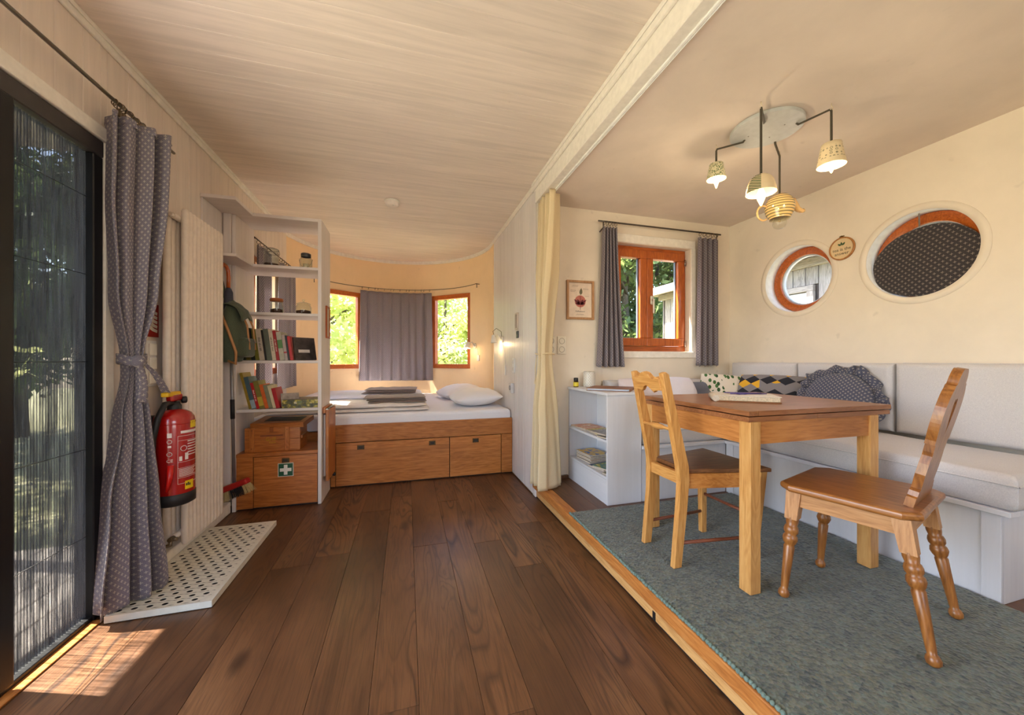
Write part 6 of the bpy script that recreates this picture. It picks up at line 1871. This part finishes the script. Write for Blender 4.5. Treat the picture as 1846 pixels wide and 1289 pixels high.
# chair with ladder back and straight tapered legs -----------------------------------------------
M_ch = wood('honey_pine_chair', (172, 112, 52), (208, 152, 84), (224, 176, 112), 'z', rough=.4, knots=.25, varies=.05)
M_ch_y = wood('honey_pine_chair', (172, 112, 52), (208, 152, 84), (224, 176, 112), 'y', rough=.4, knots=.25, varies=.05)
M_ch_x = wood('honey_pine_chair', (160, 92, 36), (194, 128, 62), (212, 156, 90), 'x', rough=.4, knots=.25, varies=.05)
M_seat1 = wood('worn_brown_seat', (84, 50, 26), (116, 74, 42), (146, 100, 62), 'x', rough=.4, knots=.4, varies=.02, coat=.1)
M_rod = wood('red_brown_stretcher', (92, 44, 26), (120, 64, 40), (140, 84, 56), 'x', rough=.45)
c1 = thing('dining_chair', 'honey pine chair with low carved crest rail pulled up to the table', 'chair', (1.46, 1.62, RT))
def post(y0, y1, dx):
    prof = [(1.242 + dx, RT), (1.286 + dx, RT), (1.316 + dx, .42), (1.332 + dx, .56), (1.326 + dx, .63), (1.214 + dx, 1.078), (1.196 + dx, 1.090), (1.176 + dx, 1.084), (1.268 + dx, .64), (1.282 + dx, .56), (1.272 + dx, .44)]
    return MB().prism(prof, -(y1 - y0) / 2, (y1 - y0) / 2, basis((0, (y0 + y1) / 2, 0), (1, 0, 0), (0, 0, 1), (0, -1, 0)), b=.003, seg=1)
part('back_post', post(1.482, 1.513, -.012), M_ch, c1)
part('back_post', post(1.733, 1.764, .004), M_ch, c1)
# crest rail: carved outline in the leaning plane of the posts
lean = Vector((-.118, 0, .43)).normalized(); org = Vector((1.296, 1.623, .62))
CB = basis(org, (0, -1, 0), lean, Vector((0, -1, 0)).cross(lean))
hw = .111
up_ = [(-hw, .395), (-hw, .455), (-.085, .462), (-.062, .448), (-.045, .458), (-.032, .478), (-.018, .484), (-.010, .478), (0, .486)]
lo_ = [(-.058, .395), (-.050, .38), (-.035, .392), (-.02, .412), (0, .420)]
outl = up_ + [(-x_, y_) for x_, y_ in up_[::-1][1:]] + [(hw, .395)] + [(-x_, y_) for x_, y_ in lo_[:-1]] + lo_[::-1]
seen = []
for p in outl:
    if not seen or (abs(p[0] - seen[-1][0]) + abs(p[1] - seen[-1][1])) > 1e-6: seen.append(p)
part('crest_rail', MB().prism(seen, -.013, .012, CB, b=.003, seg=1), M_ch_y, c1)
z_ = .195; ctr = org + lean * z_
part('turned_spindle', MB().lathe([(.007, -.112), (.008, -.05), (.013, -.035), (.016, 0), (.013, .035), (.008, .05), (.007, .112)], ctr, (0, 1, 0), 14), M_ch_y, c1)
seat = [(1.322, 1.497), (1.322, 1.752), (1.735, 1.842), (1.735, 1.402)]
part('seat', MB().prism(seat, .592, .612, b=.004, seg=2), M_seat1, c1)
part('back_rail', MB().box(1.288, 1.312, 1.5135, 1.7325, .535, .591, .001), M_ch_y, c1)
def slat(p, q, z0, z1, t, m, nm='side_rail'):
    p, q = Vector((*p, 0)), Vector((*q, 0)); d = (q - p).normalized(); n_ = Vector((-d.y, d.x, 0)) * t / 2
    return part(nm, MB().quadbox([(p - n_) + Vector((0, 0, z0)), (q - n_) + Vector((0, 0, z0)), (q + n_) + Vector((0, 0, z0)), (p + n_) + Vector((0, 0, z0))], [(p - n_) + Vector((0, 0, z1)), (q - n_) + Vector((0, 0, z1)), (q + n_) + Vector((0, 0, z1)), (p + n_) + Vector((0, 0, z1))]), m, c1)
slat((1.326, 1.503), (1.684, 1.430), .520, .5915, .022, M_ch_x)
slat((1.326, 1.748), (1.684, 1.816), .520, .5915, .022, M_ch_x)
slat((1.712, 1.452), (1.712, 1.796), .520, .5915, .022, M_ch_y, 'front_rail')
def fleg(xt, yt, xb, yb):
    a, b = .019, .0145
    return MB().quadbox([(xb - b, yb - b, RT), (xb + b, yb - b, RT), (xb + b, yb + b, RT), (xb - b, yb + b, RT)], [(xt - a, yt - a, .5912), (xt + a, yt - a, .5912), (xt + a, yt + a, .5912), (xt - a, yt + a, .5912)])
part('front_leg', fleg(1.703, 1.432, 1.672, 1.450), M_ch, c1)
part('front_leg', fleg(1.703, 1.815, 1.664, 1.768), M_ch, c1)
part('stretcher', MB().tube([(1.276, 1.494, .262), (1.678, 1.446, .262)], .0085, 8), M_rod, c1)
part('stretcher', MB().tube([(1.28, 1.748, .262), (1.674, 1.778, .262)], .0085, 8), M_rod, c1)
part('stretcher', MB().tube([(1.686, 1.790, .36), (1.688, 1.442, .36)], .0085, 8), M_rod, c1)

# alpine board chair ---------------------------------------------------------------------------------
M_alp = wood('dark_varnished_pine', (98, 54, 18), (150, 94, 42), (182, 124, 64), 'x', rough=.36, knots=.35, coat=.18, varies=.02, scale=.9)
M_alp_y = wood('dark_varnished_pine', (98, 54, 18), (150, 94, 42), (182, 124, 64), 'y', rough=.36, knots=.35, coat=.18, varies=.02, scale=.9)
M_alp_z = wood('dark_varnished_pine', (98, 54, 18), (150, 94, 42), (182, 124, 64), 'z', rough=.36, knots=.2, coat=.18, varies=.03, scale=.9)
M_alp_l = wood('raw_pine_apron', (150, 98, 54), (186, 134, 84), (204, 158, 110), 'x', rough=.5, varies=.03)
M_alp_lz = wood('raw_pine_apron', (150, 98, 54), (186, 134, 84), (204, 158, 110), 'z', rough=.5, varies=.03)
M_alp_ly = wood('raw_pine_apron', (150, 98, 54), (186, 134, 84), (204, 158, 110), 'y', rough=.5, varies=.03)
c2 = thing('alpine_chair', 'carved alpine chair with turned splayed legs and heart-cut backboard', 'chair', (1.790, 1.042, RT), .30)
SO = (.030, .030)     # seat offset from the centre of the feet
w2, d2, ch = .232, .212, .045
sp = [(-w2 + ch, -d2), (w2 - ch, -d2), (w2, -d2 + ch), (w2, d2 - ch), (w2 - ch, d2), (-w2 + ch, d2), (-w2, d2 - ch), (-w2, -d2 + ch)]
sp = [(x_ + SO[0], y_ + SO[1]) for x_, y_ in sp]
part('seat', MB().prism(sp, .447, .476, b=.011, seg=3), M_alp_y, c2, local=True)
ai = .034
ax0, ax1, ay0, ay1 = -w2 + ai + SO[0], w2 - ai + SO[0], -d2 + ai + SO[1], d2 - ai + SO[1]
part('apron', MB().box(ax0 + .02, ax1 - .02, ay0, ay0 + .018, .385, .4465), M_alp_l, c2, local=True)
part('apron', MB().box(ax0 + .02, ax1 - .02, ay1 - .018, ay1, .385, .4465), M_alp_l, c2, local=True)
part('apron', MB().box(ax0, ax0 + .018, ay0 + .02, ay1 - .02, .385, .4465), M_alp_ly, c2, local=True)
part('apron', MB().box(ax1 - .018, ax1, ay0 + .02, ay1 - .02, .385, .4465), M_alp_ly, c2, local=True)
for sx_ in (-1, 1):
    for sy_ in (-1, 1):
        top = Vector(((ax0 if sx_ < 0 else ax1) - sx_ * .020, (ay0 if sy_ < 0 else ay1) - sy_ * .020, .4465))
        foot = Vector((sx_ * .205 + (.0 if sx_ < 0 else .0), sy_ * .213, 0))
        ax_ = (top - foot).normalized()
        L = (top - foot).length
        k1 = top - ax_ * .118
        # square, slightly tapered block
        a, b = .026, .022
        part('leg_block', MB().quadbox([(k1.x - b, k1.y - b, k1.z), (k1.x + b, k1.y - b, k1.z), (k1.x + b, k1.y + b, k1.z), (k1.x - b, k1.y + b, k1.z)], [(top.x - a, top.y - a, top.z), (top.x + a, top.y - a, top.z), (top.x + a, top.y + a, top.z), (top.x - a, top.y + a, top.z)]), M_alp_lz, c2, local=True)
        H_ = L - .118
        pr = [(0, 0), (.011, .0005), (.0185, .008), (.0205, .020), (.0165, .032), (.0125, .036), (.0135, .05), (.0165, H_ * .40), (.0195, H_ - .118), (.0165, H_ - .112), (.0215, H_ - .104), (.0270, H_ - .088), (.0245, H_ - .074), (.0195, H_ - .068), (.0250, H_ - .058), (.0260, H_ - .046), (.0225, H_ - .034), (.0190, H_ - .030), (.0225, H_ - .012), (.0225, H_ + .004)]
        part('turned_leg', MB().lathe(pr, foot, ax_, 20), M_alp_z, c2, local=True)
# backboard outline: (half width, height)
prof = [(.140, 0), (.140, .036), (.128, .040), (.124, .058), (.104, .064), (.108, .085), (.116, .12), (.112, .16), (.104, .19), (.108, .205), (.112, .232), (.134, .236), (.136, .252), (.150, .29), (.156, .33), (.152, .375), (.136, .415), (.112, .437), (.106, .448), (.088, .452), (.080, .475), (.060, .497), (.034, .507), (.0, .505)]
def carve(p):      # round the long flats, keep the steps crisp
    q = [p[0]]
    for i in range(1, len(p) - 2):
        a, b, c, d = p[i - 1], p[i], p[i + 1], p[i + 2]
        q.append(b)
        if math.hypot(c[0] - b[0], c[1] - b[1]) > .022 and abs(c[0] - b[0]) < .03:
            for t_ in (.33, .67):
                q.append(tuple(.5 * (2 * b[k] + (c[k] - a[k]) * t_ + (2 * a[k] - 5 * b[k] + 4 * c[k] - d[k]) * t_ ** 2 + (3 * b[k] - a[k] - 3 * c[k] + d[k]) * t_ ** 3) for k in (0, 1)))
    return q + p[-2:]
prof = prof[:10] + carve(prof[10:])
left = [(-x_, y_) for x_, y_ in prof]
right = [(x_, y_) for x_, y_ in prof[::-1][1:]]
outer = left + right
# heart / teardrop cut-out as a slit polygon
hole = [(0, .262), (-.012, .30), (-.026, .345), (-.030, .375), (-.022, .397), (-.008, .395), (0, .383), (.008, .395), (.022, .397), (.030, .375), (.026, .345), (.012, .30)]
def board_with_hole(outer, hole, z0, z1, M):
    t = bmesh.new()
    def loop(pts, z): return [t.verts.new((x_, y_, z)) for x_, y_ in pts]
    for z in (z0, z1):
        vo_, vh_ = loop(outer, z), loop(hole, z)
        es = [t.edges.new((vo_[i], vo_[(i + 1) % len(vo_)])) for i in range(len(vo_))] + [t.edges.new((vh_[i], vh_[(i + 1) % len(vh_)])) for i in range(len(vh_))]
        bmesh.ops.triangle_fill(t, edges=es, use_beauty=True)
        if z == z0: lo0, lh0 = vo_, vh_
    for A_, B_ in ((lo0, vo_), (lh0, vh_)):
        for i in range(len(A_)):
            j = (i + 1) % len(A_)
            t.faces.new([A_[i], A_[j], B_[j], B_[i]])
    return MB().merge(t, M)
lean2 = Vector((0, -.215, 1)).normalized()
base = Vector((SO[0] + .0, -d2 + SO[1] + .046, .4765))
BB = basis(base, (1, 0, 0), lean2, Vector((1, 0, 0)).cross(lean2))
part('backboard', board_with_hole(outer, hole, -.013, .013, BB), M_alp_z, c2, local=True)

# pendant lamp ------------------------------------------------------------------------------------------
pd = thing('pendant_lamp', 'ceiling disc pendant with four cords carrying upturned crockery shades', 'lamp', (1.957, 1.613, ZB))
M_disc = flat('grey_ceiling_disc', (196, 198, 196), .4)
M_cord = fabric('olive_textile_cord', (78, 70, 56), (60, 54, 42), weave=400)
part('ceiling_disc', MB().lathe([(0, 0), (.176, .0), (.178, -.003), (.178, -.018), (.176, -.020), (0, -.020)], (1.957, 1.613, ZB - .0006), n=64, sm=False), M_disc, pd)
for a in (.5, 2.2, 3.7, 5.3):
    part('disc_screw', MB().lathe([(.004, 0), (.003, -.002), (0, -.0022)], (1.957 + .085 * math.cos(a), 1.613 + .085 * math.sin(a), ZB - .0208), n=8), M_steel, pd)
M_in = flat('glazed_white_inside', (226, 208, 172), .3)
M_bulb2 = emit('pendant_bulb', (255, 206, 130), 9.0)
M_bclear = glass('clear_bulb_glass', (.95, .95, .92), .02, 1.0)
def shell(prof, wall):       # outer profile then back down the inside
    inner = [(max(.001, r_ - wall), z_ + (0 if i else -wall)) for i, (r_, z_) in enumerate(prof)]
    return prof + inner[::-1]
def pend(x_, y_, zt, zb, hole_xy, prof, mat, lit, nm, in_mat=M_in):
    hk = Vector((x_, y_, ZB))
    part('ceiling_hook', MB().tube([(x_, y_, ZB - .001), (x_, y_, ZB - .014), (x_ + .008, y_, ZB - .020), (x_ + .009, y_, ZB - .030), (x_, y_, ZB - .037), (x_ - .008, y_, ZB - .030)], .0022, 6), flat('brass_hook', (222, 206, 176), .3, .5), pd)
    part('cord', MB().tube([(hole_xy[0], hole_xy[1], ZB - .018), (hole_xy[0] + (x_ - hole_xy[0]) * .06, hole_xy[1] + (y_ - hole_xy[1]) * .06, ZB - .030), (x_ - (x_ - hole_xy[0]) * .03, y_ - (y_ - hole_xy[1]) * .03, ZB - .030), (x_, y_, ZB - .040), (x_, y_, (zt + ZB) / 2), (x_, y_, zt - .002)], .0058, 8), M_cord, pd)
    sh_ = part(nm, MB().lathe([(0.0, zt)] + [(r_, zt - z_) for r_, z_ in prof], (x_, y_, 0), n=36), mat, pd)
    ins = [(max(.002, r_ - .0035), zt - z_ - (.0035 if i == 0 else 0)) for i, (r_, z_) in enumerate(prof)]
    part('glazed_inside', MB().lathe([(0.0, zt - .0035)] + ins[:-1] + [(prof[-1][0] - .0035, zb), (prof[-1][0], zb)], (x_, y_, 0), n=36), in_mat, sh_)
    part('socket', MB().lathe([(0, zt - .006), (.014, zt - .006), (.014, zt - .05), (0, zt - .05)], (x_, y_, 0), n=14), M_lampw, sh_)
    return sh_
def candle_bulb(x_, y_, z1, z0, r_, parent, energy):
    part('candle_bulb', MB().lathe([(.010, z1), (r_, z1 - (z1 - z0) * .35), (r_ * .8, z1 - (z1 - z0) * .62), (.004, z0 + .004), (0, z0)], (x_, y_, 0), n=16), M_bulb2, parent)
    lp = add_light('pendant_light', 'POINT', (0, 0, 0), energy, (1.0, .78, .50), shadow_soft_size=.03)
    lp.parent = pd; lp.location = Vector((x_, y_, z0 - .015)) - pd.location
def print_mat(nm, base, ink, su, sv, kind):
    m = NT(nm)
    tc = m.n('ShaderNodeTexCoord'); sx = m.n('ShaderNodeSeparateXYZ'); m.l(tc.outputs['Object'], sx.inputs[0])
    return m, tc, sx
# 1 small green patterned cup
P1 = (1.822, 1.827)
m1 = NT('green_speckled_cup'); v = m1.coords(); vo = m1.n('ShaderNodeTexVoronoi'); vo.inputs['Scale'].default_value = 130; m1.l(v, vo.inputs['Vector'])
sx = m1.n('ShaderNodeSeparateXYZ'); m1.l(v, sx.inputs[0])
m1.base(m1.mix(m1.math('LESS_THAN', vo.outputs['Distance'], .42), srgb(214, 206, 170), srgb(98, 116, 74))); m1.set(Roughness=.3)
s = pend(*P1, 2.348, 2.252, (1.920, 1.717), [(.030, 0), (.038, .004), (.042, .03), (.048, .06), (.054, .096)], m1.mat, 1, 'green_cup_shade')
candle_bulb(*P1, 2.30, 2.197, .019, s, 3.0)
# 2 bowl with palm leaf
P2 = (1.738, 1.46)
m2 = NT('palm_leaf_bowl'); v = m2.coords(rnd=False)
tc = m2.n('ShaderNodeTexCoord'); mpn = m2.n('ShaderNodeMapping'); mpn.inputs['Location'].default_value = (-(P2[0] - 1.957), -(P2[1] - 1.613), 0); m2.l(tc.outputs['Object'], mpn.inputs[0])
sx = m2.n('ShaderNodeSeparateXYZ'); m2.l(mpn.outputs[0], sx.inputs[0])
an = m2.math('ARCTAN2', sx.outputs[1], sx.outputs[0])
st = m2.math('LESS_THAN', m2.math('FRACT', m2.math('ADD', m2.math('MULTIPLY', an, 3.0), m2.math('MULTIPLY', sx.outputs[2], 120.0))), .6)
reg = m2.math('LESS_THAN', m2.math('FRACT', m2.math('DIVIDE', m2.math('ADD', an, PI + .30), 2 * PI)), .16)
m2.base(m2.mix(m2.math('MULTIPLY', st, reg), srgb(226, 206, 168), srgb(58, 86, 48))); m2.set(Roughness=.25)
s = pend(*P2, 2.089, 1.997, (1.873, 1.554), [(.022, 0), (.030, .002), (.048, .018), (.060, .045), (.066, .075), (.068, .092)], m2.mat, 1, 'bowl_shade')
candle_bulb(*P2, 2.02, 1.932, .021, s, 3.6)
# 3 striped teapot, unlit globe
P3 = (2.268, 1.778)
m3 = NT('striped_teapot'); tc = m3.n('ShaderNodeTexCoord'); sx = m3.n('ShaderNodeSeparateXYZ'); m3.l(tc.outputs['Object'], sx.inputs[0])
fz = m3.math('FRACT', m3.math('MULTIPLY', sx.outputs[2], 62.0))
m3.base(m3.mix(m3.math('LESS_THAN', fz, .42), srgb(226, 190, 124), srgb(128, 116, 78))); m3.set(Roughness=.15); m3.p.inputs['Coat Weight'].default_value = .6
M_pot = flat('teapot_glaze', (226, 184, 122), .15, Coat_Weight=.5)
s = pend(*P3, 2.190, 2.038, (2.107, 1.680), [(.030, 0), (.045, .006), (.066, .028), (.079, .060), (.081, .085), (.074, .118), (.060, .140), (.058, .152)], m3.mat, 0, 'teapot_shade')
sr = Vector((.961, -.275, 0))      # spout points to the right of the picture
pc_ = Vector((*P3, 0))
part('teapot_spout', MB().tube([pc_ + sr * .070 + Vector((0, 0, 2.155)), pc_ + sr * .092 + Vector((0, 0, 2.130)), pc_ + sr * .115 + Vector((0, 0, 2.100)), pc_ + sr * .140 + Vector((0, 0, 2.088)), pc_ + sr * .152 + Vector((0, 0, 2.093))], [.026, .022, .017, .014, .013], 12), M_pot, s)
hc = pc_ - sr * .104 + Vector((0, 0, 2.074))
hpts = []
for k in range(17):
    t_ = math.radians(55 + 250 * k / 16)
    q_ = Vector((math.cos(t_) * .038, math.sin(t_) * .046))
    hpts.append(hc + sr * (q_.x - .012 * math.sin(t_) * 0) + Vector((0, 0, q_.y + .25 * q_.x * 0)))
part('teapot_handle', MB().tube(hpts, .0056, 8), M_pot, s)
part('glass_globe', MB().lathe([(.014, 2.075), (.022, 2.055), (.036, 2.02), (.038, 2.005), (.030, 1.985), (.015, 1.977), (0, 1.976)], (*P3, 0), n=24), M_bclear, s)
part('filament', MB().tube([(P3[0] - .008, P3[1], 2.06), (P3[0] - .006, P3[1], 2.02), (P3[0] + .006, P3[1], 2.02), (P3[0] + .008, P3[1], 2.06)], .0012, 5), flat('filament_gold', (214, 160, 70), .3, .6), s)
# 4 cup with ring pattern
P4 = (2.096, 1.37)
m4 = NT('ring_pattern_cup'); v = m4.coords((1, 1, 1)); vo = m4.n('ShaderNodeTexVoronoi'); vo.inputs['Scale'].default_value = 62; vo.inputs['Randomness'].default_value = .25; m4.l(v, vo.inputs['Vector'])
dd = vo.outputs['Distance']
sx = m4.n('ShaderNodeSeparateXYZ'); tc = m4.n('ShaderNodeTexCoord'); m4.l(tc.outputs['Object'], sx.inputs[0])
zlim = m4.math('MULTIPLY', m4.math('LESS_THAN', sx.outputs[2], 2.232 - ZB), m4.math('GREATER_THAN', sx.outputs[2], 2.17 - ZB))
rgm = m4.math('MULTIPLY', m4.math('MULTIPLY', m4.math('GREATER_THAN', dd, .22), m4.math('LESS_THAN', dd, .40)), zlim)
m4.base(m4.mix(rgm, srgb(226, 208, 170), srgb(150, 140, 112))); m4.set(Roughness=.3)
s = pend(*P4, 2.259, 2.143, (2.057, 1.518), [(.030, 0), (.042, .004), (.046, .03), (.053, .07), (.059, .105), (.060, .116)], m4.mat, 1, 'ring_cup_shade')
candle_bulb(*P4, 2.20, 2.106, .020, s, 3.4)
